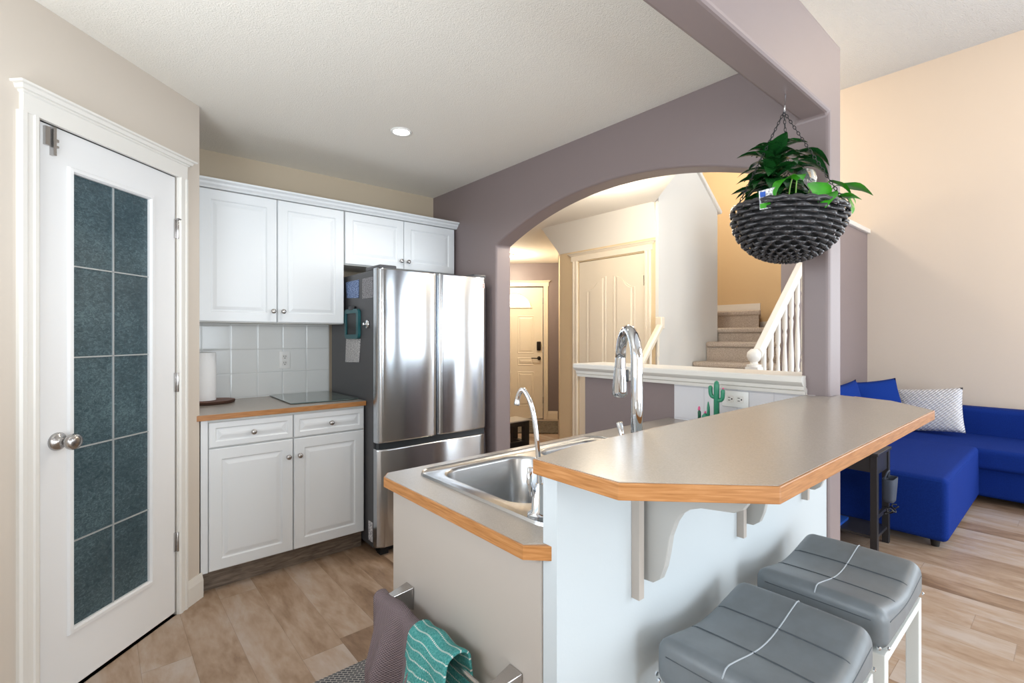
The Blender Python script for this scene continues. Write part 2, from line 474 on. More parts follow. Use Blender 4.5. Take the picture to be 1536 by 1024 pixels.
def rbox(bm, x0, x1, y0, y1, z0, z1, r=0.02, n=3, m=6, fn=None):
    """rounded box with subdivided faces; fn(p, rel) may displace"""
    def axis(a, b):
        rr = min(r, (b-a)/2*0.98)
        s = [a + rr*k/n for k in range(n)] + [a+rr+(b-a-2*rr)*k/m for k in range(m)] + [b-rr+rr*k/n for k in range(n+1)]
        return s
    A = [axis(x0, x1), axis(y0, y1), axis(z0, z1)]
    lo = V((x0+r, y0+r, z0+r)); hi = V((x1-r, y1-r, z1-r))
    for i in range(3):
        if lo[i] > hi[i]: lo[i] = hi[i] = (lo[i]+hi[i])/2
    def put(p):
        q = V([min(max(p[i], lo[i]), hi[i]) for i in range(3)])
        d = p-q
        if d.length > 1e-9: p = q + d.normalized()*min(r, max(abs(d.x), abs(d.y), abs(d.z)))
        return fn(p) if fn else p
    for ax in range(3):
        o = [i for i in range(3) if i != ax]
        for val in (A[ax][0], A[ax][-1]):
            g = []
            for a in A[o[0]]:
                row = []
                for b in A[o[1]]:
                    p = V((0, 0, 0)); p[ax] = val; p[o[0]] = a; p[o[1]] = b
                    row.append(bm.verts.new(put(p)))
                g.append(row)
            for i in range(len(g)-1):
                for j in range(len(g[0])-1):
                    bm.faces.new([g[i][j], g[i+1][j], g[i+1][j+1], g[i][j+1]])
    bmesh.ops.remove_doubles(bm, verts=bm.verts, dist=1e-5)
    return bm

def strip(bm, pts, width, z0, z1, closed=False):
    """band along polyline pts (outer edge), offset to the left side by width"""
    P = [V((x, y)) for x, y in pts]; n = len(P); Q = []
    for i in range(n):
        if i == 0: d = (P[1]-P[0]).normalized(); nn = V((-d.y, d.x)); Q.append(P[0]+nn*width); continue
        if i == n-1: d = (P[-1]-P[-2]).normalized(); nn = V((-d.y, d.x)); Q.append(P[-1]+nn*width); continue
        a = (P[i]-P[i-1]).normalized(); b = (P[i+1]-P[i]).normalized()
        na = V((-a.y, a.x)); nb = V((-b.y, b.x)); m = (na+nb).normalized()
        Q.append(P[i] + m*(width/max(0.3, m.dot(na))))
    loops = []
    for p, q in zip(P, Q):
        loops.append([(p.x, p.y, z0), (q.x, q.y, z0), (q.x, q.y, z1), (p.x, p.y, z1)])
    loft(bm, loops, True, True)
    return [(q.x, q.y) for q in Q]

def raised_door(name, parent, F, u0, u1, v0, v1, mt='cab', th=0.019, ins=0.055):
    bm = BM(); b = 0.004
    rings = [(0, -th), (0, -b), (b, 0), (ins, 0), (ins+0.006, -0.006), (ins+0.012, -0.006), (ins+0.030, -0.0012), (ins+0.034, -0.001)]
    loops = [[F(u, v, d) for u, v in rect(u0+i, u1-i, v0+i, v1-i)] for i, d in rings]
    loft(bm, loops, True, True)
    o = finish(name, bm, mt, parent)
    return o
def knob(parent, F, u, v, d=0.0, s=1.0, mt='nickel', name='knob'):
    bm = BM()
    pr = [(0.008*s, 0), (0.006*s, 0.004*s), (0.005*s, 0.012*s), (0.010*s, 0.017*s), (0.0145*s, 0.022*s), (0.013*s, 0.029*s), (0.007*s, 0.032*s)]
    lathe(bm, pr, seg=16, F=lambda x, y, z: F(u+x, v+y, d+z))
    return finish(name, bm, mt, parent, smooth=True)

# ================================================================= SETTING
struct(finish('floor', bx(-1.0, 6.3, -3.3, 7.0, -0.06, 0), 'planks'))
# hall floor strip (warmer oak boards by the entrance)
ceil_out = [(-.9, .65), (2.22, .65), (2.22, 1.02), (3.6, 2.4), (3.6, 3.53), (5.43, 5.36), (4.2, 6.6), (2.235, 4.635), (2.235, 3.62), (-.9, 3.62)]
struct(finish('ceiling', plate(BM(), FZ(2.44), ceil_out, [], 0, 0.006), 'ceil'))
struct(finish('ceiling_high', bx(-1.0, 6.3, -3.3, 7.0, 3.97, 4.05), 'ceil_high'))

struct(finish('wall_back', bx(-.9, 2.10, 3.52, 3.64, 0, 2.44), 'wall_back'))

# arch wall
arch = [(0.629, 0), (1.866, 0), (1.866, 1.09), (0.73, 1.09)]
NA = 40
for k in range(NA+1):
    y = 0.73 + (2.68-0.73)*k/NA
    t = (y-1.72)/0.975
    arch.append((y, 2.148 - 0.21*abs(t)**2.1 - (0.012*t if t > 0 else 0)))
arch += [(2.68, 0), (3.64, 0), (3.64, 2.448), (0.629, 2.448)]
wa = struct(finish('wall_arch', plate(BM(), FX(2.10, 1), arch, [], 0, 0.135), 'wall_purple'))
beam = finish('beam', bx(-0.9, 2.17, 0.629, 0.738, 2.15, 2.448), 'wall_purple')
bo = wa.modifiers.new('u', 'BOOLEAN'); bo.operation = 'UNION'; bo.object = beam; bo.solver = 'EXACT'
me_new = bpy.data.meshes.new_from_object(wa.evaluated_get(bpy.context.evaluated_depsgraph_get()))
wa.modifiers.clear(); wa.data = me_new; bpy.data.objects.remove(beam)
bm = bmesh.new(); bm.from_mesh(me_new)
bmesh.ops.dissolve_limit(bm, angle_limit=0.02, verts=bm.verts, edges=bm.edges); bm.to_mesh(me_new); bm.free()
bv = wa.modifiers.new('b', 'BEVEL'); bv.width = 0.014; bv.segments = 3; bv.limit_method = 'ANGLE'; bv.angle_limit = 0.7
# bar half wall
struct(finish('wall_bar', bx(0.645, 2.10, 0.640, 0.677, 0, 1.041), 'wall_bar'))
# pantry wall (diagonal)
FP = frame((0.384, 2.878, 0), (-1, -1, 0), (1, -1, 0))
struct(finish('wall_pantry', plate(BM(), FP, rect(0, 1.816, 0, 2.44), [rect(0.146, 0.757, 0.0, 2.045)], 0, -0.10), 'wall_beige'))
struct(finish('wall_pantry_return', bx(0.29, 0.384, 2.885, 3.52, 0, 2.44), 'wall_beige'))
# left wall, with an opening added for the side fill
struct(finish('wall_left', plate(BM(), FX(-0.9, -1), rect(-3.3, 3.64, 0, 3.97), [rect(-0.1, 1.5, 0.9, 2.1)], 0, 0.10), 'wall_beige'))
# wall behind the camera with window openings
struct(finish('wall_south', plate(BM(), FY(-3.2, -1), rect(-1.0, 6.3, 0, 3.97), [rect(-0.25, 1.75, 0.15, 2.15), rect(3.1, 5.7, 0.12, 2.32), rect(3.1, 5.7, 2.6, 3.6)], 0, 0.1), 'wall_beige'))
def window(name, F, u0, u1, v0, v1, nu):
    bm = BM()
    plate(bm, F, rect(u0-0.08, u1+0.08, v0-0.08, v1+0.08), [rect(u0, u1, v0, v1)], 0, -0.02)
    plate(bm, F, rect(u0, u1, v0, v1), [rect(u0+0.04, u1-0.04, v0+0.04, v1-0.04)], 0.0, -0.012)
    for k in range(1, nu):
        u = u0+(u1-u0)*k/nu; plate(bm, F, rect(u-0.025, u+0.025, v0, v1), [], 0.0, -0.012)
    struct(finish(name, bm, 'trim'))
window('window_1', FY(-3.2, -1), -0.25, 1.75, 0.15, 2.15, 2)
window('window_2', FY(-3.2, -1), 3.1, 5.7, 0.12, 2.32, 3)
window('window_3', FY(-3.2, -1), 3.1, 5.7, 2.6, 3.6, 3)
window('fill_window_4', FX(-0.9, -1), -0.1, 1.5, 0.9, 2.1, 2)  # unseen window, added to go with the side fill
window('window_5', FX(6.1, -1), -2.65, -0.65, 0.9, 2.5, 3)
# living + stair walls
struct(finish('wall_living', plate(BM(), FX(6.1, -1), rect(-3.3, 1.90, 0, 3.97), [rect(-2.65, -0.65, 0.9, 2.5)], 0, -0.1), 'wall_orange'))
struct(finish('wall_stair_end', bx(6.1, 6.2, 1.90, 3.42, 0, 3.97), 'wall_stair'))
struct(finish('wall_stair_left', bx(3.72, 6.1, 3.32, 3.42, 0, 3.97), 'wall_orange'))
struct(finish('wall_stair_right', bx(4.18, 6.1, 1.48, 1.60, 0, 2.37), 'wall_purple'))
# white wall beside the stairs, with sloping top
struct(finish('wall_stair_white', plate(BM(), FY(2.36, 1), [(3.6, 0), (4.62, 0), (4.62, 2.53), (3.6, 3.30)], [], 0, 0.03), 'wall_white'))
struct(finish('wall_stair_core', plate(BM(), FY(2.39, 1), [(3.71, 0), (4.62, 0), (4.62, 2.53), (3.71, 3.217)], [], 0, 0.08), 'wall_white'))
# closet wall + bulkhead
struct(finish('wall_closet', plate(BM(), FX(3.6, 1), [(2.391, 0), (3.53, 0), (3.53, 2.44), (2.391, 2.44)], [rect(2.50, 3.27, 0.0, 2.03)], 0, 0.10), 'wall_hall'))
bm = BM(); loft(bm, [[(3.598, 2.362, 2.145), (3.598, 3.53, 2.14), (3.70, 3.63, 2.14), (3.70, 2.362, 2.145)],
                     [(3.555, 2.40, 2.44), (3.555, 3.76, 2.44), (3.70, 3.80, 2.44), (3.70, 2.40, 2.44)]], True, True)
struct(finish('wall_bulkhead', bm, 'wall_white'))
# entrance walls (45 degrees)
FE = frame((5.43, 5.37, 0), (-1, 1, 0), (-1, -1, 0))
struct(finish('wall_entry', plate(BM(), FE, rect(-0.1, 1.76, 0, 2.44), [rect(0.225, 1.135, 0, 2.07)], 0, -0.1), 'wall_purple'))
FH = frame((3.61, 3.53, 0), (1, 1, 0), (-1, 1, 0))
struct(finish('wall_hall_right', plate(BM(), FH, rect(0, 2.6, 0, 2.44), [], 0, -0.08), 'wall_hall'))
FL = frame((2.235, 4.635, 0), (1, 1, 0), (1, -1, 0))
struct(finish('wall_hall_left', plate(BM(), FL, rect(0, 2.8, 0, 2.44), [], 0, -0.08), 'wall_purple'))
struct(finish('wall_hall_side', bx(2.10, 2.235, 3.64, 4.66, 0, 2.44), 'wall_purple'))
# outer shell of the upper storey so that no light leaks in
struct(finish('wall_north', bx(-1.0, 6.3, 6.9, 7.0, 0, 3.97), 'wall_orange'))
struct(finish('wall_upper_left', bx(-1.0, -0.9, 3.64, 7.0, 0, 3.97), 'wall_orange'))
struct(finish('wall_east', bx(6.1, 6.2, 3.42, 7.0, 0, 3.97), 'wall_orange'))

# trims
def crown_header(parent, F, u0, u1, z, mt='trim', s=1.0):
    prof = [(0.0, 0.016), (0.072*s, 0.016), (0.076*s, 0.022), (0.082*s, 0.022), (0.084*s, 0.030), (0.098*s, 0.034), (0.100*s, 0.044), (0.108*s, 0.046), (0.108*s, 0)]
    bm = BM()
    lp = []
    for i, (v, d) in enumerate(prof):
        ext = max(0, d-0.016)
        lp.append([F(u0-ext, z+v, 0), F(u0-ext, z+v, d), F(u1+ext, z+v, d), F(u1+ext, z+v, 0)])
    loft(bm, lp, True, True)
    return finish('header', bm, mt, parent)
def casing(parent, F, u0, u1, v1, mt='trim'):
    for a, b in ((u0, u1),):
        prof = [(0, 0), (0, 0.012), (0.12, 0.018), (0.3, 0.018), (0.36, 0.014), (0.62, 0.014), (0.68, 0.018), (0.9, 0.018), (1, 0.012), (1, 0)]
        lp = [[F(a+(b-a)*s, v, d) for s, d in prof] for v in (0, v1)]
        finish('casing', loft(BM(), lp, True, True), mt, parent)

t1 = sthing('trim_1', 'white fluted casing with crown header around the pantry door', FP(0.45, 0, 0))
casing(t1, FP, 0.090, 0.144, 2.045); casing(t1, FP, 0.763, 0.828, 2.045)
crown_header(t1, FP, 0.098, 0.818, 2.042, s=0.86)
bm = BM(); plate(bm, FP, [(0.140, 0), (0.146, 0), (0.146, 2.045), (0.757, 2.045), (0.757, 0), (0.763, 0), (0.763, 2.052), (0.140, 2.052)], [], 0.004, -0.10)
finish('jamb', bm, 'trim', t1)

# pantry door
d1 = sthing('door_1', 'white pantry door with a tall leaded dark glass panel', FP(0.45, 0, 0))
bm = BM(); plate(bm, FP, rect(0.149, 0.754, 0.012, 2.040), [rect(0.286, 0.640, 0.222, 1.905)], -0.006, -0.042)
finish('door_slab', bm, 'door', d1)
bm = BM()
for i, (a, b) in enumerate(((0.0, 0.004), (0.012, 0.004),)): pass
rg = [(-0.014, -0.006), (-0.010, 0.003), (0.002, 0.004), (0.008, -0.004), (0.008, -0.02)]
loft(bm, [[FP(u, v, d) for u, v in rect(0.286+i, 0.640-i, 0.222+i, 1.905-i)] for i, d in rg], False, False)
finish('glass_bead', bm, 'door', d1)
gl = finish('glass_pane', plate(BM(), FP, rect(0.290, 0.636, 0.226, 1.901), [], -0.014, -0.020), 'doorglass', d1)
bm = BM()
plate(bm, FP, rect(0.4605, 0.4655, 0.228, 1.90), [], -0.009, -0.015)
for z in (0.542, 0.884, 1.221, 1.558): plate(bm, FP, rect(0.292, 0.634, z-0.0025, z+0.0025), [], -0.009, -0.015)
finish('lead_came', bm, 'lead', gl)
kb = FP
lathe_pr = [(0.032, -0.006), (0.032, 0.0), (0.026, 0.007), (0.013, 0.010), (0.011, 0.028), (0.018, 0.036), (0.027, 0.048), (0.029, 0.058), (0.025, 0.068), (0.012, 0.073)]
bm = BM(); lathe(bm, lathe_pr, seg=28, F=lambda x, y, z: FP(0.690+x, 0.925+y, z))
finish('door_knob', bm, 'nickel', d1, smooth=True)
for z in (0.34, 1.085, 1.80):
    bm = BM(); lathe(bm, [(0.006, -0.045), (0.0065, -0.044), (0.0065, 0.044), (0.006, 0.045)], seg=12, F=lambda x, y, zz: FP(0.1445+x, z+zz, 0.004+y))
    plate(bm, FP, rect(0.147, 0.156, z-0.044, z+0.044), [], 0, -0.007)
    finish('hinge', bm, 'nickel', d1, auto=40)
ln = tag(finish('child_latch', plate(BM(), FP, rect(0.710, 0.738, 1.955, 2.030), [], -0.006, 0.006), 'white_pl', d1), '', '') if False else None
bm = BM(); plate(bm, FP, rect(0.722, 0.738, 1.965, 2.030), [], -0.006, 0.004); plate(bm, FP, rect(0.705, 0.716, 1.935, 2.035), [], -0.006, 0.010); plate(bm, FP, rect(0.695, 0.712, 1.985, 1.995), [], -0.006, 0.008); plate(bm, FP, rect(0.695, 0.712, 1.965, 1.972), [], -0.006, 0.008)
finish('latch', bm, 'nickel', d1)
bm = BM(); tube(bm, [FP(0.158, 1.845, 0.014), FP(0.128, 1.845, 0.014)], 0.004, 8); tube(bm, [FP(0.150, 1.845, 0.0), FP(0.150, 1.845, 0.016)], 0.004, 8)
finish('hinge_stop', bm, 'nickel', d1)

def baseboard(name, F, u0, u1, h=0.12, mt='trim'):
    prof = [(0, 0), (0, 0.014), (h*0.7, 0.014), (h*0.85, 0.010), (h, 0.006), (h, 0)]
    lp = [[F(u, v, d) for v, d in prof] for u in (u0, u1)]
    return struct(finish(name, loft(BM(), lp, True, True), mt))
baseboard('baseboard_pantry_right', FP, -0.010, 0.090)
baseboard('baseboard_pantry_left', FP, 0.825, 1.80)
baseboard('baseboard_entry', FE, 0.0, 0.16, 0.13, 'cream')
baseboard('baseboard_living', FX(6.1), -3.1, 1.47)
baseboard('baseboard_stair_purple', FY(1.48), 4.18, 6.1)

# pony wall ledge moulding
prof = [(2.075, 1.071), (2.072, 1.085), (2.064, 1.090), (2.062, 1.104), (2.050, 1.110), (2.040, 1.122), (2.040, 1.140), (2.044, 1.145), (2.300, 1.145), (2.300, 1.120), (2.270, 1.105), (2.262, 1.071), (2.236, 1.071), (2.236, 1.0905), (2.099, 1.0905), (2.099, 1.071)]
bm = BM(); loft(bm, [[V((x, 0.706 if x < 2.1 else 0.731, z)) for x, z in prof], [V((x, 0.7305, z)) for x, z in prof], [V((x, 1.895, z)) for x, z in prof]], True, True)
struct(finish('trim_2', bm, 'trim', auto=30), 'white moulded ledge capping the half wall under the arch')
# tile
struct(finish('trim_3', bx(0.384, 1.245, 3.510, 3.52, 0.905, 1.40), 'tile'), 'white square tile backsplash behind the short counter')
struct(finish('trim_4', bx(2.091, 2.10, 0.677, 1.284, 0.905, 1.071), 'tile2'), 'white tile strip on the half wall under the arch ledge')
# slanted caps
bm = BM(); pts = [((3.58, 3.33)), ((4.66, 2.515))]
dx = V((1.08, 0, -0.815)).normalized(); nz = V((0.815, 0, 1.08)).normalized()
L = []
for s in (0.0, 1.36):
    p = V((3.57, 0, 3.322)) + dx*s
    L.append([V((p.x, 2.335, p.z)), V((p.x, 2.335, p.z)) + nz*0.035, V((p.x, 2.50, p.z)) + nz*0.035, V((p.x, 2.50, p.z))])
loft(bm, L, True, True); struct(finish('trim_5', bm, 'trim', bevel=0.006), 'sloping white cap on the white stair wall')
struct(finish('trim_6', bx(4.15, 6.1, 1.45, 1.63, 2.37, 2.415), 'trim', bevel=0.008), 'white cap along the top of the mauve stair wall')
struct(finish('trim_7', bx(6.085, 6.1, 1.60, 2.57, 1.38, 1.475), 'trim'), 'pale skirting at the stair landing')
struct(finish('trim_8', bx(6.085, 6.1, 2.57, 3.30, 1.56, 1.70), 'trim'), 'pale skirting above the top visible stair tread')

# closet door
FC = FX(3.6, -1)
t9 = sthing('trim_9', 'cream casing with crown header around the arched-panel hall door', (3.6, 2.88, 0))
casing(t9, FC, 2.430, 2.495, 2.04, 'cream'); casing(t9, FC, 3.275, 3.345, 2.04, 'cream'); crown_header(t9, FC, 2.415, 3.36, 2.04, 'cream', 0.72)
d3 = sthing('door_2', 'cream two-arch panelled closet door in the hall', (3.6, 2.88, 0))
finish('door_slab', plate(BM(), FC, rect(2.505, 3.265, 0.012, 2.025), [], -0.004, -0.04), 'cream', d3)
def emboss(F, poly, d=0.0, name='panel', mt='cream', parent=None):
    cx = sum(p[0] for p in poly)/len(poly); cy = sum(p[1] for p in poly)/len(poly)
    w_ = max(p[0] for p in poly)-min(p[0] for p in poly); h_ = max(p[1] for p in poly)-min(p[1] for p in poly)
    lp = []
    for ins, dd in ((0, 0), (0.006, 0.004), (0.014, 0.004), (0.022, 0.0005), (0.034, 0.0005), (0.046, 0.006), (0.05, 0.006)):
        lp.append([F(cx+(u-cx)*(1-2*ins/w_), cy+(v-cy)*(1-2*ins/h_), d+dd) for u, v in poly])
    return finish(name, loft(BM(), lp, False, True), mt, parent)
def archpoly(u0, u1, v0, v1, rise, side):
    pts = [(u0, v0), (u1, v0)]
    for k in range(13):
        s = k/12; u = u1 + (u0-u1)*s
        q = s if side > 0 else 1-s
        pts.append((u, v1 + rise*(0.5-0.5*math.cos(PI*min(1, q*1.0)))))
    return pts
emboss(FC, archpoly(2.60, 2.845, 0.98, 1.74, 0.12, -1), -0.003, parent=d3)
emboss(FC, archpoly(2.925, 3.17, 0.98, 1.74, 0.12, 1), -0.003, parent=d3)
emboss(FC, rect(2.60, 2.845, 0.15, 0.83), -0.003, parent=d3); emboss(FC, rect(2.925, 3.17, 0.15, 0.83), -0.003, parent=d3)
bm = BM(); lathe(bm, [(0.03, -0.004), (0.03, 0.004), (0.012, 0.01), (0.012, 0.03), (0.024, 0.04), (0.027, 0.052), (0.015, 0.064)], seg=18, F=lambda x, y, z: FC(3.21+x, 0.965+y, z))
finish('door_knob', bm, 'chrome', d3, smooth=True)
finish('hinge', plate(BM(), FC, rect(2.498, 2.506, 1.74, 1.83), [], -0.004, 0.006), 'nickel', d3)

# front door
t10 = sthing('trim_10', 'cream casing with crown header around the front door', FE(0.68, 0, 0))
casing(t10, FE, 0.15, 0.22, 2.08, 'cream'); casing(t10, FE, 1.14, 1.21, 2.08, 'cream'); crown_header(t10, FE, 0.14, 1.22, 2.08, 'cream', 0.8)
d4 = sthing('door_3', 'cream front door with a fanlight and black smart lock', FE(0.68, 0, 0))
fan = [(0.68+0.26*math.cos(PI*k/20), 1.745+0.23*math.sin(PI*k/20)) for k in range(21)]
finish('door_slab', plate(BM(), FE, rect(0.232, 1.128, 0.012, 2.06), [fan], -0.006, -0.045), 'cream', d4)
fp = finish('fanlight_glass', plate(BM(), FE, fan, [], -0.02, -0.026), 'daypane', d4)
bm = BM()
for k in range(20):
    p, q = fan[k], fan[k+1]
tube(bm, [FE(u, v, 0.0) for u, v in fan], 0.012, 8); tube(bm, [FE(0.40, 1.745, 0.0), FE(0.96, 1.745, 0.0)], 0.012, 8)
for a in (35, 65, 90, 115, 145):
    a = math.radians(a); tube(bm, [FE(0.68+0.09*math.cos(a), 1.745+0.08*math.sin(a), -0.012), FE(0.68+0.26*math.cos(a), 1.745+0.23*math.sin(a), -0.012)], 0.004, 6)
tube(bm, [FE(0.68+0.09*math.cos(PI*k/12), 1.745+0.08*math.sin(PI*k/12), -0.012) for k in range(13)], 0.004, 6)
finish('fanlight_frame', bm, 'cream', d4)
for r_ in (rect(0.37, 0.63, 1.03, 1.62), rect(0.73, 0.99, 1.03, 1.62), rect(0.37, 0.63, 0.84, 0.96), rect(0.37, 0.63, 0.2, 0.74), rect(0.73, 0.99, 0.2, 0.74), rect(0.73, 0.99, 0.84, 0.96)):
    bm = BM(); cx = (r_[0][0]+r_[1][0])/2; cy = (r_[0][1]+r_[2][1])/2; w_ = r_[1][0]-r_[0][0]; h_ = r_[2][1]-r_[0][1]
    lp = [[FE(cx+(u-cx)*(1-2*i/w_), cy+(v-cy)*(1-2*i/h_), -0.006+d) for u, v in r_] for i, d in ((0, 0), (0.008, 0.005), (0.016, 0.001), (0.03, 0.001), (0.045, 0.006))]
    finish('panel', loft(bm, lp, False, True), 'cream', d4)
finish('smart_lock', rbox(BM(), 0, 0.065, 0, 0.14, 0, 0.03, 0.01, 2, 2, fn=lambda p: FE(0.262+p.x, 1.075+p.y, -0.006+p.z)), 'bronze', d4, smooth=True)
bm = BM(); lathe(bm, [(0.03, -0.006), (0.03, 0.008), (0.012, 0.012), (0.012, 0.045)], seg=16, F=lambda x, y, z: FE(0.292+x, 0.955+y, z)); tube(bm, [FE(0.292, 0.955, 0.045), FE(0.41, 0.955, 0.045)], 0.009, 8)
finish('lever_handle', bm, 'bronze', d4)
for z in (0.25, 1.03, 1.8): finish('hinge', plate(BM(), FE, rect(0.224, 0.234, z, z+0.1), [], -0.004, 0.004), 'nickel', d4)

# ================================================================= STAIRCASE
st = thing('staircase', 'beige carpeted stairs rising behind the half wall', 'staircase', (3.0, 1.9, 0))
rise = 0.178; X0 = 2.97; YR, YL = 1.62, 2.355
def nose(x0, x1, y0, y1, z):
    bm = BM(); rbox(bm, x0-0.025, x1, y0, y1, z-0.05, z, 0.02, 3, 2); return bm
for k in range(7):
    x = X0 + 0.238*k; z = rise*(k+1); y0 = YR if x > 4.1 else 1.34
    x2 = x+0.24 if k < 6 else x+0.24
    box_bm = bx(x, x2, y0, YL, 0, z-0.03)
    finish('riser', box_bm, 'carpet', st)
    finish('tread', nose(x, x2, y0, YL, z), 'carpet', st, smooth=True)
zb = rise*7 + rise
finish('landing', bx(4.65, 6.08, YR, 3.30, 0, 1.35), 'carpet', st)
finish('tread', nose(4.65, 6.08, YR, 3.30, 1.38), 'carpet', st, smooth=True)
bm = BM(); plate(bm, FZ(0), [(4.92, 3.30), (4.92, 2.09), (6.08, 2.58), (6.08, 3.30)], [], 1.38, 1.55)
finish('riser', bm, 'carpet', st)
bm = BM(); plate(bm, FZ(0), [(4.895, 3.30), (4.895, 2.06), (6.08, 2.555), (6.08, 3.30)], [], 1.505, 1.56)
finish('tread', bm, 'carpet', st, bevel=0.018, seg=3)
# railings
def baluster(bm, x, y, z0, z1):
    h = z1-z0; s = 0.5
    prof = [(0.019, 0), (0.019, 0.10), (0.010, 0.12), (0.018, 0.15), (0.012, 0.18), (0.019, 0.30), (0.017, 0.42), (0.010, 0.62), (0.015, 0.70), (0.010, 0.73), (0.017, 0.76), (0.017, 1.0)]
    lathe(bm, [(r, z0+q*h) for r, q in prof], (x, y, 0), 10)
rl = thing('stair_railing', 'white turned-baluster railing with ball newel, right side of the stairs', 'railing', (3.26, 1.40, 0))
ya = 1.40
def rz(x): return 1.18 + (x-3.26)*0.86
lp = []
for x in (3.27, 4.17):
    z = rz(x); lp.append([(x, ya-0.03, z-0.035), (x, ya-0.034, z+0.005), (x, ya-0.018, z+0.03), (x, ya+0.018, z+0.03), (x, ya+0.034, z+0.005), (x, ya+0.03, z-0.035)])
finish('handrail', loft(BM(), lp, True, True), 'trim', rl, auto=30)
for k in range(7):
    x = 3.37 + 0.118*k
    bm = BM(); baluster(bm, x, ya, max(0.0, 0.36+(x-3.2)*0.74), rz(x)-0.03); finish('baluster', bm, 'trim', rl, auto=40)
bm = BM(); box(bm, 3.185, 3.265, ya-0.04, ya+0.04, 0, 1.10); lathe(bm, [(0.045, 1.10), (0.045, 1.115), (0.025, 1.12), (0.022, 1.13), (0.036, 1.145), (0.044, 1.17), (0.040, 1.195), (0.02, 1.215), (0.004, 1.218)], (3.225, ya, 0), 18)
finish('newel_post', bm, 'trim', rl, auto=40)
rl2 = thing('stair_railing', 'short white railing ending at the white stair wall', 'railing', (3.35, 2.33, 0))
ya = 2.325
lp = []
for x, z in ((3.20, 0.98), (3.575, 1.40)):
    lp.append([(x, ya-0.026, z-0.035), (x, ya-0.03, z+0.005), (x, ya-0.016, z+0.03), (x, ya+0.016, z+0.03), (x, ya+0.03, z+0.005), (x, ya+0.026, z-0.035)])
finish('handrail', loft(BM(), lp, True, True), 'cream', rl2, auto=30)
for x in (3.30, 3.42, 3.53):
    bm = BM(); baluster(bm, x, ya, 0.36 if x < 3.4 else 0.53, 0.98+(x-3.20)*1.12-0.02); finish('baluster', bm, 'cream', rl2, auto=40)
finish('newel_cap', bx(3.545, 3.60, ya-0.028, ya+0.033, 1.36, 1.46), 'cream', rl2, bevel=0.008)

# ================================================================= KITCHEN CABINETS
FB = FY(2.88, -1)
bc = thing('base_cabinet', 'white base cabinet with two doors and two drawers beside the refrigerator', 'cabinet', (0.82, 3.2, 0))
bm = BM(); box(bm, 0.390, 1.240, 2.900, 3.508, 0.105, 0.876); finish('body', bm, 'cab_in', bc)
finish('toe_kick', bx(0.400, 1.238, 2.935, 2.95, 0.0, 0.105), 'toe', bc)
finish('filler', bx(0.390, 0.420, 2.884, 2.899, 0.108, 0.876), 'cab', bc)
for (a, b, kx) in ((0.424, 0.824, 0.797), (0.829, 1.233, 0.856)):
    dd = raised_door('door', bc, FB, a, b, 0.110, 0.728); knob(dd, FB, kx, 0.634)
for (a, b) in ((0.424, 0.824), (0.829, 1.233)):
    dd = raised_door('drawer', bc, FB, a, b, 0.735, 0.862, ins=0.028); knob(dd, FB, (a+b)/2, 0.796)
ct = thing('countertop', 'short taupe laminate countertop with oak edge by the refrigerator', 'countertop', (0.8, 3.2, 0.877))
bm = BM(); q = strip(bm, [(0.363, 3.0), (0.363, 2.865), (1.240, 2.865)], 0.014, 0.877, 0.905)
we = finish('oak_edge', bx(0.363, 1.240, 2.865, 2.879, 0.877, 0.9045), 'oak', ct, bevel=0.001)
bm.free()
bm = BM(); plate(bm, FZ(0), [(0.364, 2.868), (1.240, 2.868), (1.240, 3.51), (0.386, 3.51), (0.386, 2.885)], [], 0.8775, 0.9052); finish('laminate', bm, 'lam', ct)
bm = BM(); plate(bm, FZ(0), [(0.363, 2.879), (0.398, 2.879), (0.386, 2.8795)], [], 0.877, 0.9045); bm.free()

FU = FY(3.17, -1)
uc = thing('wall_cabinet', 'tall white two-door wall cabinet left of the refrigerator', 'cabinet', (0.81, 3.35, 1.378))
finish('body', bx(0.388, 1.222, 3.192, 3.515, 1.378, 2.122), 'cab_in', uc)
for (a, b, kx) in ((0.420, 0.816, 0.792), (0.820, 1.221, 0.848)):
    dd = raised_door('door', uc, FU, a, b, 1.382, 2.118); knob(dd, FU, kx, 1.448)
uf = thing('wall_cabinet', 'short white two-door wall cabinet above the refrigerator', 'cabinet', (1.66, 3.35, 1.77))
finish('body', bx(1.226, 2.085, 3.192, 3.515, 1.770, 2.122), 'cab_in', uf)
for (a, b, kx) in ((1.230, 1.651, 1.625), (1.655, 2.078, 1.680)):
    dd = raised_door('door', uf, FU, a, b, 1.775, 2.118, ins=0.05); knob(dd, FU, kx, 1.83)
prof = [(3.190, 2.123), (3.168, 2.123), (3.162, 2.132), (3.150, 2.142), (3.146, 2.152), (3.130, 2.160), (3.130, 2.170), (3.190, 2.170)]
bm = BM(); loft(bm, [[(x, y, z) for y, z in prof] for x in (0.388, 2.098)], True, True)
tag(finish('cornice', bm, 'cab'), 'white crown moulding running along the tops of the wall cabinets', 'moulding')

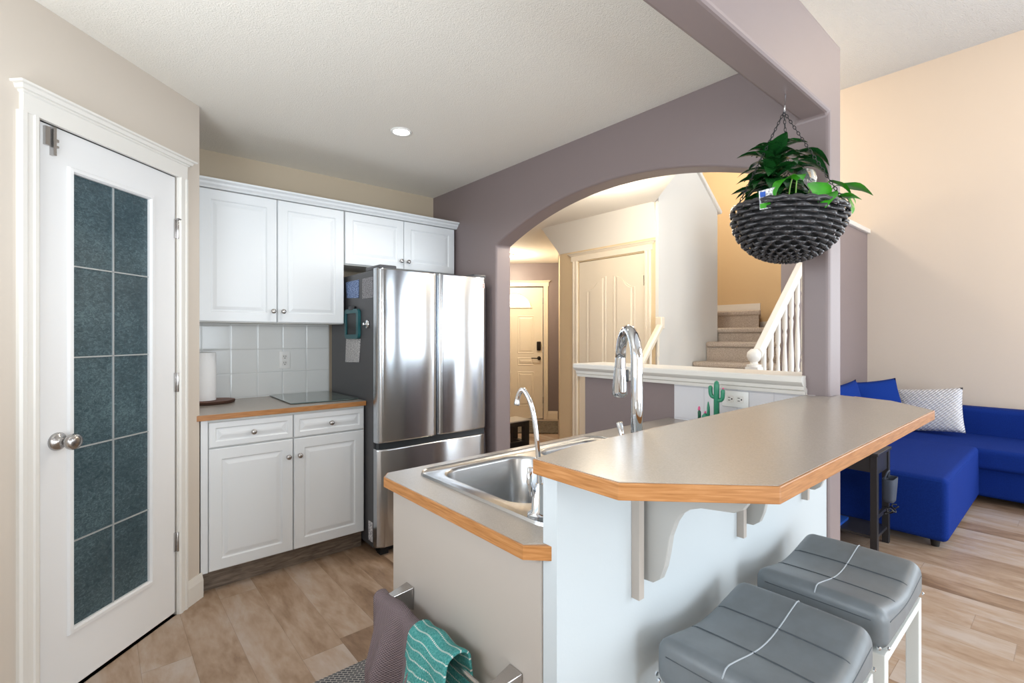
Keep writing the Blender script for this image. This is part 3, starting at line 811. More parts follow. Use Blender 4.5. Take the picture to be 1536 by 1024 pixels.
# ================================================================= REFRIGERATOR
fr = thing('refrigerator', 'stainless french-door refrigerator with dark grey sides', 'refrigerator', (1.64, 3.1, 0))
finish('body', bx(1.245, 2.035, 2.775, 3.46, 0.035, 1.695), 'fridge_side', fr, bevel=0.004)
def fdoor(name, x0, x1, z0, z1, sag=0.010):
    n = 24; r = 0.022; pts = []
    for k in range(n+1):
        s = k/n; x = x0+(x1-x0)*s; e = min(x-x0, x1-x)
        y = 2.700 - sag*(1-(2*s-1)**2)
        if e < r: y += r - math.sqrt(max(0, r*r-(r-e)**2))
        pts.append((x, y))
    lo = pts + [(x1, 2.768), (x0, 2.768)]
    lp = []
    for z, off in ((z0, 0.006), (z0+0.004, 0.001), (z0+0.01, 0), (z1-0.01, 0), (z1-0.004, 0.001), (z1, 0.006)):
        lp.append([(x, y + (off if y < 2.74 else 0), z) for x, y in lo])
    return finish(name, loft(BM(), lp, True, True), 'fridge', fr, auto=50)
dl = fdoor('door', 1.243, 1.645, 0.668, 1.703); dr = fdoor('door', 1.650, 2.037, 0.668, 1.703)
fz = fdoor('freezer_drawer', 1.243, 2.037, 0.050, 0.630, 0.006)
finish('pocket_handle', bx(1.255, 2.03, 2.725, 2.774, 0.628, 0.668), 'dark', fr)
finish('grille', bx(1.27, 2.01, 2.76, 2.80, 0.006, 0.05), 'rubber', fr)
finish('hinge_cover', rbox(BM(), 1.25, 1.36, 2.70, 2.90, 1.695, 1.722, 0.008, 2, 2), 'fridge_side', fr, smooth=True)
finish('hinge_cover', rbox(BM(), 1.93, 2.03, 2.70, 2.90, 1.695, 1.722, 0.008, 2, 2), 'fridge_side', fr, smooth=True)
finish('foot', bx(1.27, 1.32, 2.73, 2.78, 0.0, 0.04), 'rubber', fr); finish('foot', bx(1.96, 2.01, 2.73, 2.78, 0.0, 0.04), 'rubber', fr)
FF = FX(1.245, -1)
finish('rating_label', plate(BM(), FF, rect(2.785, 2.842, 0.066, 0.183), [], 0.0, 0.001), 'label', fr)
bm = BM(); plate(bm, FY(2.69, -1), rect(1.972, 2.012, 1.628, 1.663), [], -0.010, -0.0065)
bg = finish('energy_sticker', bm, 'paper', dr)
bm = BM()
for zz in (1.652, 1.640):
    for k in range(4): plate(bm, FY(2.69, -1), rect(1.976+k*0.009, 1.982+k*0.009, zz, zz+0.007), [], -0.0065, -0.006)
plate(bm, FY(2.69, -1), rect(1.975, 2.009, 1.631, 1.636), [], -0.0065, -0.006)
finish('sticker_print', bm, 'redink', bg)
# things stuck on the side
tag(finish('printed_card', plate(BM(), FF, [(2.985, 1.540), (3.175, 1.550), (3.195, 1.655), (2.985, 1.655)], [], 0.001, 0.003), 'bluecal'), 'blue printed card stuck high on the dark side of the refrigerator', 'card')
tag(finish('notice_sheet', plate(BM(), FF, rect(2.775, 2.930, 1.530, 1.655), [], 0.001, 0.003), 'greysheet'), 'grey printed sheet on the refrigerator side, right of the blue card', 'paper')
ph = thing('magnetic_board', 'teal framed magnetic note board on the refrigerator side', 'note board', (1.24, 3.065, 1.28))
finish('frame', plate(BM(), FF, rrect(2.955, 3.175, 1.283, 1.472, 0.03), [rrect(2.985, 3.15, 1.31, 1.445, 0.01)], 0.001, 0.020), 'teal_pl', ph, bevel=0.003)
finish('screen', plate(BM(), FF, rect(2.98, 3.155, 1.305, 1.45), [], 0.001, 0.012), 'black', ph)
finish('clip', rbox(BM(), 1.222, 1.244, 3.03, 3.10, 1.465, 1.492, 0.006, 2, 2), 'black', ph, smooth=True)
tag(finish('shopping_list', plate(BM(), FF, [(2.980, 1.136), (3.200, 1.128), (3.185, 1.282), (2.958, 1.282)], [], 0.001, 0.004), 'listpaper'), 'white handwritten list hanging below the teal note board', 'paper')
mg = thing('fridge_magnet', 'round silver magnet on the refrigerator side near the door', 'magnet', (1.24, 2.853, 1.37))
bm = BM(); lathe(bm, [(0.026, 0.0), (0.027, 0.006), (0.022, 0.010), (0.008, 0.012), (0.007, 0.022), (0.012, 0.028), (0.004, 0.031)], seg=18, F=lambda x, y, z: FF(2.853+x, 1.372+y, z+0.001))
finish('disc', bm, 'chrome', mg, smooth=True)

# ================================================================= COUNTER ITEMS (short counter)
bm = BM()
lp = []
for z, s in ((0.906, 0.97), (0.912, 1.0), (0.923, 0.985)):
    lp.append([(0.495+0.135*s*math.cos(a)*(1+0.035*math.sin(3*a)+0.02*math.sin(7*a+z*50)), 3.365+0.115*s*math.sin(a)*(1+0.04*math.cos(2*a)), z) for a in [2*PI*k/48 for k in range(48)]])
ws = thing('wood_slice_board', 'round bark-edged wood slice board under the paper towel roll', 'board', (0.495, 3.365, 0.906))
finish('bark', loft(bm, lp, True, False), 'bark', ws, smooth=True)
bm = BM(); ring = [bm.verts.new((x, y, 0.9232)) for x, y, z in lp[-1]]; bm.faces.new(ring)
r2 = [bm.verts.new((x, y, 0.9215)) for x, y, z in lp[-1]]; bm.faces.new(r2)
for i in range(48): bm.faces.new([ring[i], ring[(i+1) % 48], r2[(i+1) % 48], r2[i]])
finish('cut_face', bm, 'slice', ws)
pt = thing('paper_towel_roll', 'white paper towel roll standing on the wood slice', 'paper towel', (0.470, 3.36, 0.924))
bm = BM(); lathe(bm, [(0.020, 0.926), (0.058, 0.926), (0.0585, 0.93), (0.0585, 1.20), (0.058, 1.204), (0.020, 1.204)], (0.474, 3.362, 0), 36); finish('roll', bm, 'towelroll', pt, auto=40)
bm = BM(); lathe(bm, [(0.019, 0.926), (0.019, 1.203), (0.016, 1.2035)], (0.474, 3.362, 0), 20); finish('core', bm, 'bark', pt, auto=40)
tag(finish('glass_cutting_board', plate(BM(), FZ(0), [(0.842, 2.99), (1.180, 2.945), (1.232, 2.965), (1.232, 3.49), (0.852, 3.49)], [], 0.908, 0.913), 'boardglass', bevel=0.0015), 'dark glass cutting board lying on the short counter', 'cutting board')
def outlet(name, label, F, u0, u1, v0, v1, vert=True):
    t = thing(name, label, 'outlet', F((u0+u1)/2, (v0+v1)/2, 0))
    finish('plate', rbox(BM(), u0, u1, v0, v1, 0.0005, 0.006, 0.003, 2, 2, fn=lambda p: F(p.x, p.y, p.z)), 'white_pl', t, smooth=True)
    cu, cv = (u0+u1)/2, (v0+v1)/2
    for s in (-1, 1):
        a, b = (cu, cv+s*0.021) if vert else (cu+s*0.021, cv)
        bm = BM(); plate(bm, F, rrect(a-0.016, a+0.016, b-0.016, b+0.016, 0.006), [], 0.006, 0.0075)
        f = finish('socket', bm, 'paper', t)
        bm = BM()
        for q in (-0.006, 0.006):
            if vert: plate(bm, F, rect(a+q-0.0014, a+q+0.0014, b-0.001, b+0.009), [], 0.0075, 0.008)
            else: plate(bm, F, rect(a-0.001, a+0.009, b+q-0.0014, b+q+0.0014), [], 0.0075, 0.008)
        if vert: plate(bm, F, rrect(a-0.003, a+0.003, b-0.011, b-0.005, 0.0025), [], 0.0075, 0.008)
        else: plate(bm, F, rrect(a-0.011, a-0.005, b-0.003, b+0.003, 0.0025), [], 0.0075, 0.008)
        finish('slots', bm, 'black', f)
outlet('power_outlet', 'white vertical outlet on the tile above the short counter', FY(3.51, -1), 0.915, 0.985, 1.082, 1.197)
outlet('power_outlet', 'white horizontal outlet on the half-wall tile beside the cactus brush holder', FX(2.091, -1), 0.928, 1.045, 0.992, 1.062, False)

# ================================================================= ISLAND
isl = thing('kitchen_island', 'white kitchen island base carrying the sink', 'island', (1.3, 1.0, 0))
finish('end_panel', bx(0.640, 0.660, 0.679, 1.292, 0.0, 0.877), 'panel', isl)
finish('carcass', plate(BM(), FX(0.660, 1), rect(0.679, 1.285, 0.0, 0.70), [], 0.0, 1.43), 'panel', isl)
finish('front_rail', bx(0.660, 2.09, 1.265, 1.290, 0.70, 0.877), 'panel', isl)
ic = thing('countertop', 'lower island countertop in taupe laminate with chamfered oak edge', 'countertop', (1.3, 1.0, 0.877))
outl = [(0.647, 0.652), (0.607, 0.693), (0.607, 1.285), (0.635, 1.320), (2.09, 1.320)]
rev = outl[::-1]
bm = BM(); q = strip(bm, rev, 0.014, 0.877, 0.9045)
# strip offsets to the left of travel: walking from far end to the near end keeps the counter on the left
finish('oak_edge', bm, 'oak', ic, bevel=0.001)
bm = BM(); q = strip(bm, rev, 0.0035, 0, 0.01); bm.free()
inner = q[::-1]
SX0, SX1, SY0, SY1 = 0.692, 1.475, 0.702, 1.268
hole = rrect(SX0+0.012, SX1-0.012, SY0+0.012, SY1-0.012, 0.04)
lam = [(0.648, 0.679), inner[1], inner[2], inner[3], inner[4], (2.09, 0.679)]
bm = BM(); plate(bm, FZ(0), lam, [hole], 0.8775, 0.9052)
finish('laminate', bm, 'lam', ic)
# small fill at the chamfer next to the bar wall end
bm = BM(); plate(bm, FZ(0), [(0.6445, 0.668), (0.6445, 0.6785), (0.652, 0.679), inner[1]], [], 0.877, 0.905); finish('corner_fill', bm, 'lam', ic)

sk = thing('kitchen_sink', 'double-bowl stainless steel sink set in the island', 'sink', (1.08, 0.98, 0.905))
zt = 0.9085
b1 = rrect(0.735, 1.070, 0.835, 1.225, 0.075, 7); b2 = rrect(1.110, 1.435, 0.835, 1.225, 0.075, 7)
o1 = rrect(SX0, SX1, SY0, SY1, 0.055, 7)
bm = BM()
o0 = rrect(SX0+0.006, SX1-0.006, SY0+0.006, SY1-0.006, 0.05, 7)
tris = tessellate_polygon([[V((u, v, 0)) for u, v in L] for L in (o0, b1, b2)])
fl = o0+b1+b2; vs = [bm.verts.new((u, v, zt)) for u, v in fl]
for t in tris: bm.faces.new([vs[i] for i in t])
loft(bm, [[(u, v, zt) for u, v in o0], [(u, v, zt+0.0035) for u, v in rrect(SX0+0.003, SX1-0.003, SY0+0.003, SY1-0.003, 0.052, 7)], [(u, v, 0.9055) for u, v in o1], [(u, v, 0.903) for u, v in rrect(SX0+0.013, SX1-0.013, SY0+0.013, SY1-0.013, 0.05, 7)]], False, False)
finish('rim', bm, 'ssink', sk, auto=50)
for (x0, x1) in ((0.735, 1.070), (1.110, 1.435)):
    lp = []
    for ins, z, r in ((0, zt, 0.075), (0.004, zt-0.002, 0.072), (0.008, zt-0.010, 0.068), (0.020, 0.775, 0.058), (0.028, 0.748, 0.05), (0.045, 0.732, 0.04), (0.075, 0.727, 0.03), (0.12, 0.725, 0.02)):
        lp.append([(u, v, z) for u, v in rrect(x0+ins, x1-ins, 0.835+ins, 1.225-ins, r, 7)])
    b_ = finish('bowl', loft(BM(), lp, False, True), 'ssink', sk, smooth=True)
    bm = BM(); lathe(bm, [(0.042, 0.7255), (0.044, 0.729), (0.036, 0.730), (0.030, 0.727), (0.008, 0.7265)], ((x0+x1)/2, 1.03, 0), 24); finish('drain', bm, 'chrome', b_, smooth=True)

# main faucet
fa = thing('kitchen_faucet', 'tall chrome pull-down gooseneck faucet behind the bar counter', 'faucet', (1.06, 0.76, zt))
bm = BM(); lathe(bm, [(0.030, zt), (0.031, zt+0.006), (0.026, zt+0.012), (0.022, zt+0.03), (0.022, zt+0.10), (0.019, zt+0.11)], (1.06, 0.76, 0), 24); finish('body', bm, 'chrome', fa, auto=50)
dirn = V((0.62, 0.78, 0)).normalized(); c0 = V((1.06, 0.76, 0)); R = 0.085
pts = [c0+V((0, 0, zt+0.10)), c0+V((0, 0, 1.12)), c0+V((0, 0, 1.18)), c0+V((0, 0, 1.232))]
for k in range(1, 15):
    a = PI*k/14*0.98; pts.append(c0 + dirn*(R-R*math.cos(a)) + V((0, 0, 1.232+R*1.0*math.sin(a))))
finish('spout', tube(BM(), pts, [0.0155]*len(pts), 18), 'chrome', fa, smooth=True)
e = pts[-1]
dd = V((0, 0, -1))*0.985 + dirn*0.12
sp = [e+dd*0.0, e+dd*0.03, e+dd*0.031, e+dd*0.10, e+dd*0.112, e+dd*0.118]
finish('spray_head', tube(BM(), sp, [0.0155, 0.0165, 0.018, 0.022, 0.0225, 0.018], 18), 'chrome', fa, auto=50)
finish('spray_button', rbox(BM(), -0.006, 0.006, -0.003, 0.003, -0.018, 0.018, 0.003, 2, 2, fn=lambda p: p + e + dd*0.055 + V((0.012, -0.017, 0))), 'black', fa, smooth=True)
bm = BM(); hd = V((-0.55, 0.25, 0)).normalized()
tube(bm, [c0+V((0, 0, 0.985)), c0+hd*0.032+V((0, 0, 0.985))], 0.014, 14); tube(bm, [c0+hd*0.034+V((0, 0, 0.985)), c0+hd*0.040+V((0, 0, 1.03)), c0+hd*0.050+V((0, 0, 1.078))], [0.007, 0.006, 0.008], 12)
finish('lever', bm, 'chrome', fa, smooth=True)
# filter tap
ft = thing('filter_faucet', 'small slim chrome drinking-water tap at the sink corner', 'faucet', (0.725, 0.782, zt))
c1 = V((0.728, 0.776, 0))
bm = BM(); lathe(bm, [(0.026, zt), (0.026, zt+0.006), (0.018, zt+0.012), (0.016, zt+0.045), (0.011, zt+0.055), (0.008, zt+0.07)], (c1.x, c1.y, 0), 20); finish('body', bm, 'chrome', ft, auto=50)
bm = BM(); tube(bm, [c1+V((-0.012, 0.008, zt+0.045)), c1+V((-0.018, 0.014, zt+0.075)), c1+V((-0.016, 0.012, zt+0.105))], [0.007, 0.006, 0.007], 10); finish('lever', bm, 'chrome', ft, smooth=True)
hp = [(0.0, zt+0.06), (0.002, 1.03), (0.010, 1.10), (0.020, 1.145), (0.034, 1.172), (0.044, 1.180), (0.052, 1.174), (0.058, 1.160), (0.060, 1.145)]
dn = V((-0.25, 0.97, 0)).normalized()
def smoothpts(P, n=4):
    out = []
    P = [V(p) for p in P]
    for i in range(len(P)-1):
        p0, p1, p2, p3 = P[max(i-1, 0)], P[i], P[i+1], P[min(i+2, len(P)-1)]
        for k in range(n):
            t = k/n; out.append(0.5*((2*p1)+(p2-p0)*t+(2*p0-5*p1+4*p2-p3)*t*t+(3*p1-p0-3*p2+p3)*t*t*t))
    out.append(P[-1]); return out
P = smoothpts([c1+dn*a+V((0, 0, z)) for a, z in hp])
bm = BM(); tube(bm, P, [0.0055]*(len(P)-3)+[0.0065]*3, 12); finish('spout', bm, 'chrome', ft, smooth=True)

# cactus brush holder and small cacti
ca = thing('cactus_brush', 'green cactus-shaped kitchen brush standing by the half-wall tile', 'brush', (1.95, 1.0, 0.906))
bm = BM(); tube(bm, [(1.95, 1.0, 0.906), (1.95, 1.0, 1.095), (1.95, 1.0, 1.108), (1.95, 1.0, 1.114)], [0.012, 0.011, 0.009, 0.003], 12); finish('trunk', bm, 'cactus', ca, smooth=True)
for s in (-1, 1):
    P = smoothpts([(1.95, 1.0, 1.045-0.012*(s < 0)), (1.95, 1.0+s*0.018, 1.047-0.012*(s < 0)), (1.95, 1.0+s*0.026, 1.06-0.012*(s < 0)), (1.95, 1.0+s*0.027, 1.092-0.012*(s < 0))])
    finish('arm', tube(BM(), P, [0.0085]*(len(P)-1)+[0.005], 10), 'cactus', ca, smooth=True)
bm = BM(); lathe(bm, [(0.002, 0), (0.005, 0.003), (0.002, 0.007)], (1.95, 0.972, 1.080), 8); finish('flower', bm, 'pink', ca)
bm = BM(); lathe(bm, [(0.03, 0.906), (0.032, 0.925), (0.02, 0.93)], (1.95, 1.0, 0), 16); finish('base', bm, 'cactus', ca, smooth=True)
c2 = thing('cactus_figurine', 'tiny pink-flowered cactus ornament on the island counter', 'ornament', (1.95, 1.06, 0.906))
bm = BM(); lathe(bm, [(0.015, 0.906), (0.018, 0.94), (0.012, 0.943)], (1.95, 1.076, 0), 12); finish('pot', bm, 'cactus2', c2)
bm = BM(); tube(bm, [(1.95, 1.076, 0.94), (1.95, 1.077, 0.975), (1.95, 1.078, 0.983)], [0.007, 0.007, 0.003], 8); finish('stalk', bm, 'cactus2', c2, smooth=True)
bm = BM(); lathe(bm, [(0.002, 0.98), (0.006, 0.986), (0.004, 0.996), (0.001, 1.0)], (1.95, 1.078, 0), 8); finish('flower', bm, 'pink', c2)
c3 = thing('cactus_figurine', 'tiny round and spiked cactus ornament nearer the tall cactus brush', 'ornament', (1.95, 1.04, 0.906))
bm = BM(); lathe(bm, [(0.016, 0.906), (0.019, 0.945), (0.013, 0.948)], (1.95, 1.042, 0), 12); finish('pot', bm, 'cactus2', c3)
bm = BM(); lathe(bm, [(0.006, 0.945), (0.014, 0.952), (0.014, 0.962), (0.006, 0.972)], (1.95, 1.050, 0), 12); tube(bm, [(1.95, 1.036, 0.945), (1.95, 1.036, 1.0), (1.95, 1.037, 1.023)], [0.007, 0.006, 0.002], 8); finish('cactus', bm, 'cactus', c3, smooth=True)
bm = BM(); lathe(bm, [(0.002, 0.971), (0.005, 0.975), (0.002, 0.982)], (1.95, 1.050, 0), 8); finish('flower', bm, 'pink', c3)

# bar counter
bcn = thing('bar_counter', 'raised taupe bar counter with thick oak edge and angled corners', 'counter', (1.35, 0.5, 1.042))
outl = [(2.094, 0.713), (0.75, 0.703), (0.617, 0.676), (0.617, 0.477), (0.790, 0.303), (1.958, 0.300), (2.137, 0.444), (2.190, 0.570), (2.190, 0.622), (2.094, 0.622)]
bm = BM(); q = strip(bm, outl[1:8], 0.016, 1.042, 1.0695)
finish('oak_edge', bm, 'oak', bcn, bevel=0.0015, seg=2)
bm = BM(); q = strip(bm, outl[1:8], 0.004, 0, 0.01); bm.free()
bm = BM(); strip(bm, outl[:2], 0.016, 1.042, 1.0695); finish('oak_edge', bm, 'oak', bcn)
bm = BM(); plate(bm, FZ(0), [(2.094, 0.710), (0.751, 0.699)] + q[1:6] + [(2.185, 0.622), (2.094, 0.622)], [], 1.0425, 1.0705)
finish('laminate', bm, 'lam', bcn)

# corbels
prof = [(0.638, 0.764), (0.61, 0.766), (0.592, 0.780), (0.581, 0.809), (0.574, 0.842), (0.568, 0.879), (0.556, 0.911), (0.543, 0.932), (0.524, 0.947), (0.5, 0.956), (0.471, 0.960), (0.433, 0.965), (0.415, 0.975), (0.405, 0.990), (0.402, 1.010), (0.402, 1.041), (0.638, 1.041)]
labs = ['white scrolled bracket under the bar counter, nearest to the angled front corner', 'white scrolled bracket under the bar counter, between the other two brackets', 'white scrolled bracket under the bar counter, farthest along near the post']
for i, (xs, xb) in enumerate(((0.882, 0.918), (1.372, 1.408), (1.855, 1.890))):
    k = thing('bracket', labs[i], 'bracket', (xb, 0.52, 0.76), 'brackets under the bar counter')
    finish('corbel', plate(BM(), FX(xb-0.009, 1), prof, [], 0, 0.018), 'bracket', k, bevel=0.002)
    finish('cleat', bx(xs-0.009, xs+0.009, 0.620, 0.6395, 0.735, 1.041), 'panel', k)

# towel rail
tr = thing('towel_rail', 'brushed metal towel rail on the island end panel', 'towel rail', (0.57, 1.0, 0.62))
zb_ = 0.608
bm = BM(); box(bm, 0.566, 0.574, 0.742, 1.20, zb_-0.006, zb_+0.006); finish('bar', bm, 'nickel', tr, bevel=0.003)
for y in (1.19, 0.750):
    bm = BM(); loft(bm, [[(0.639, y-0.020, zb_-0.04), (0.639, y+0.020, zb_-0.04), (0.639, y+0.020, zb_+0.022), (0.639, y-0.020, zb_+0.022)],
                         [(0.578, y-0.012, zb_-0.012), (0.578, y+0.012, zb_-0.012), (0.578, y+0.012, zb_+0.012), (0.578, y-0.012, zb_+0.012)],
                         [(0.562, y-0.012, zb_-0.012), (0.562, y+0.012, zb_-0.012), (0.562, y+0.012, zb_+0.012), (0.562, y-0.012, zb_+0.012)]], True, True)
    finish('mount', bm, 'nickel', tr, bevel=0.002)
def towel(name, label, mt, y0, y1, hang, rr, amp, seed, widen=0.03, zt_=None):
    rnd = random.Random(seed); ph = rnd.random()*6
    nu, nv = 40, 60; bm = BM(); uvl = bm.loops.layers.uv.new('UVMap')
    zc = zb_; grid = []
    L1, L2 = hang[0], hang[1]; arc = PI*rr
    tot = L1+arc+L2
    for j in range(nv+1):
        s = tot*j/nv; row = []
        for i in range(nu+1):
            u = i/nu
            if s < L1: x = 0.570+rr; z = zc+0.004-(L1-s); dn_ = (L1-s); sd = 1
            elif s < L1+arc:
                a = (s-L1)/rr; x = 0.570+rr*math.cos(a); z = zc+0.004+rr*math.sin(a)*0.75; dn_ = 0; sd = 0
            else: x = 0.570-rr; z = zc+0.004-(s-L1-arc); dn_ = s-L1-arc; sd = -1
            g = min(1, dn_/0.14)
            y = y0+(y1-y0)*u + (u-0.5)*widen*g
            if sd < 0:
                x += -amp*g*(0.6+0.9*math.sin(u*9.5+ph)+0.35*math.sin(u*21+ph*2)) - 0.01*g
                y += 0.010*g*math.sin(u*12+ph)
            elif sd > 0: x = min(x + 0.2*amp*g*math.sin(u*8), 0.634)
            z += 0.004*math.sin(u*11+ph)*(1-g)*1.0
            row.append((bm.verts.new((x, y, z)), (u*(y1-y0), j/nv*tot)))
        grid.append(row)
    for j in range(nv):
        for i in range(nu):
            q = [grid[j][i], grid[j][i+1], grid[j+1][i+1], grid[j+1][i]]
            f = bm.faces.new([a[0] for a in q])
            for lp_, a in zip(f.loops, q): lp_[uvl].uv = a[1]
    o = finish(name, bm, mt, None, smooth=True, solid=0.005)
    return tag(o, label, 'towel')
towel('dish_towel', 'mauve grey waffle towel hanging on the towel rail', 'towel_grey', 0.985, 1.225, (0.22, 0.36), 0.018, 0.030, 3, 0.02)
towel('dish_towel', 'teal white-striped terry towel hanging on the towel rail', 'towel_teal', 0.855, 1.015, (0.20, 0.33), 0.030, 0.018, 8, 0.06)

tag(finish('kitchen_mat', bx(0.50, 1.55, 1.40, 1.88, 0.0, 0.010), 'kmat', bevel=0.003), 'grey woven kitchen mat on the floor beside the island', 'mat')

# ================================================================= STOOLS
def stool():
    t = thing('bar_stool', 'grey leatherette saddle bar stool nearer the camera, against the bar wall', 'stool', (0, 0, 0), 'saddle bar stools at the bar')
    hx, hy = 0.195, 0.148; zt_, zb2 = 0.665, 0.575
    def top(x, y):
        s = x/hx; q = y/hy
        return 0.010*s*s - 0.020*math.cos(PI/2*s)**2 + 0.004*(1-q*q)
    def fn(p):
        h = (p.z-zb2)/(zt_-zb2)
        k = max(0.0, min(1.0, h))**1.5
        return V((p.x, p.y, p.z + top(p.x, p.y)*k))
    finish('seat_cushion', rbox(BM(), -hx, hx, -hy, hy, zb2, zt_, 0.028, 5, 18, fn=fn), 'leather', t, smooth=True)
    def surf(x, y):
        ex = max(0, abs(x)-(hx-0.028)); ey = max(0, abs(y)-(hy-0.028)); d = math.hypot(ex, ey)
        drop = 0.028-math.sqrt(max(0, 0.028**2-min(d, 0.028)**2))
        return V((x, y, zt_ - drop + top(x, y) + 0.0006))
    for xs in (-0.062, 0.062):
        finish('seam', tube(BM(), [surf(xs, -hy+0.002+(2*hy-0.004)*k/24) for k in range(25)], 0.0017, 6), 'seam', t, smooth=True)
    finish('piping', tube(BM(), [surf(-hx+0.002+(2*hx-0.004)*k/30, 0.0) for k in range(31)], 0.0016, 6), 'piping', t, smooth=True)
    # edge piping around the sides
    for s in (-1, 1):
        finish('edge_seam', tube(BM(), [V((-hx+0.03+(2*hx-0.06)*k/24, s*(hy-0.0002), zt_-0.026+top(-hx+0.03+(2*hx-0.06)*k/24, hy)*0.6)) for k in range(25)], 0.0012, 5), 'seam', t, smooth=True)
        finish('edge_seam', tube(BM(), [V((s*(hx-0.0002), -hy+0.03+(2*hy-0.06)*k/12, zt_-0.026+0.006)) for k in range(13)], 0.0012, 5), 'seam', t, smooth=True)
    lw = 0.03
    for sx in (-1, 1):
        for sy in (-1, 1):
            x0 = sx*(hx-0.004); y0 = sy*(hy-0.004)
            finish('leg', bx(min(x0, x0-sx*lw), max(x0, x0-sx*lw), min(y0, y0-sy*lw), max(y0, y0-sy*lw), 0, zb2-0.002), 'stool_leg', t, bevel=0.002)
            bm = BM()
            lathe(bm, [(0.0045, -0.001), (0.0045, 0.002), (0.002, 0.0035)], seg=10, F=lambda x, y, z: V((sx*(hx-0.014)+x, sy*(hy+z), zb2+0.014+y)))
            lathe(bm, [(0.0045, -0.001), (0.0045, 0.002), (0.002, 0.0035)], seg=10, F=lambda x, y, z: V((sx*(hx+z), sy*(hy-0.014)+x, zb2+0.014+y)))
            finish('bolt', bm, 'chrome', t)
    for sy in (-1, 1):
        y0 = sy*(hy-0.004); finish('rail', bx(-hx+0.034, hx-0.034, min(y0, y0-sy*0.02), max(y0, y0-sy*0.02), zb2-0.024, zb2-0.002), 'stool_leg', t)
        finish('footrest', bx(-hx+0.034, hx-0.034, min(y0, y0-sy*0.02), max(y0, y0-sy*0.02), 0.18, 0.20), 'stool_leg', t)
    for sx in (-1, 1):
        x0 = sx*(hx-0.004); finish('rail', bx(min(x0, x0-sx*0.02), max(x0, x0-sx*0.02), -hy+0.034, hy-0.034, zb2-0.024, zb2-0.002), 'stool_leg', t)
    return t
def copy_thing(r, loc, label):
    n = r.copy(); C.objects.link(n); n.location = loc; n['label'] = label
    for c in list(r.children):
        k = c.copy(); C.objects.link(k); k.parent = n
        for g in c.children:
            h = g.copy(); C.objects.link(h); h.parent = k
    return n
s1 = stool(); s1.location = (1.072, 0.440, 0)
copy_thing(s1, (1.542, 0.438, 0), 'grey leatherette saddle bar stool farther from the camera, nearer the sofa')

# ================================================================= HANGING BASKET
bc_ = V((1.822, 0.676, 1.728))
hb = thing('hanging_basket', 'black woven resin basket hanging by chains from the beam', 'basket', (0, 0, 0))
RB, DB = 0.176, 0.172
rows = 15; NS = 32
def rb(z): # z from 0 (rim) to -DB
    q = min(1, -z/DB); return RB*max(0.02, (1-q**2.3))**0.5 * (1.0 if q < 1 else 0)
bm = BM()
for k in range(rows):
    q = k/(rows-1)
    ang = q*1.40; z = -DB*math.sin(ang)*0.99; r = RB*(math.cos(ang)**1.05)+0.002
    n = NS*6; pts = []
    for i in range(n):
        a = 2*PI*i/n
        wv = min(0.0075, RB*0.055*math.cos(ang)+0.001)*math.cos(NS/2*a + (PI if k % 2 else 0))
        tz = V((r*math.cos(a), r*math.sin(a), z)); nrm = V((math.cos(a)*math.cos(ang), math.sin(a)*math.cos(ang), -math.sin(ang)))
        pts.append((tz+nrm*wv, nrm*(1+0.0)))
    seg = 6; rings = []
    tn = V((0, 0, 0))
    for i, (p, nn) in enumerate(pts):
        a = 2*PI*i/n; up = V((-math.sin(ang)*math.cos(a), -math.sin(ang)*math.sin(a), -math.cos(ang)))
        rings.append([bm.verts.new(p + nn*0.0026*math.cos(2*PI*s/seg) + up*(0.0062+0.0018*math.cos(NS/2*a+(PI if k % 2 else 0)))*math.sin(2*PI*s/seg)) for s in range(seg)])
    for i in range(n):
        A, B = rings[i], rings[(i+1) % n]
        for s in range(seg): bm.faces.new([A[s], A[(s+1) % seg], B[(s+1) % seg], B[s]])
bk = finish('woven_bowl', bm, 'wicker', hb, smooth=True)
bm = BM()
for i in range(NS):
    a = 2*PI*(i+0.5)/NS
    if i % 2: continue
    tube(bm, [((RB*(math.cos(t_)**1.05))*math.cos(a), (RB*(math.cos(t_)**1.05))*math.sin(a), -DB*math.sin(t_)*0.99) for t_ in [1.35*k/10 for k in range(11)]], 0.0028, 5)
finish('stakes', bm, 'wicker_in', hb, smooth=True)
bm = BM(); n = 90
tube(bm, [(RB*1.01*math.cos(2*PI*i/n), RB*1.01*math.sin(2*PI*i/n), 0.008+0.003*math.sin(28*PI*i/n*2)) for i in range(n)], 0.008, 8, closed=True)
finish('rim', bm, 'wicker', hb, smooth=True)
bm = BM(); lathe(bm, [(0.02, -0.158), (0.06, -0.148), (0.105, -0.124), (0.138, -0.088), (0.158, -0.045), (0.167, 0.0), (0.161, 0.0), (0.150, -0.03), (0.01, -0.035)], seg=36)
finish('liner', bm, 'wicker_in', hb, smooth=True)
hk = V((1.818, 0.686, 2.085))
Rm = Matrix.Rotation(math.radians(5.0), 3, V((math.cos(YAW), math.sin(YAW), 0)))
hloc = Rm.inverted() @ (hk - bc_)
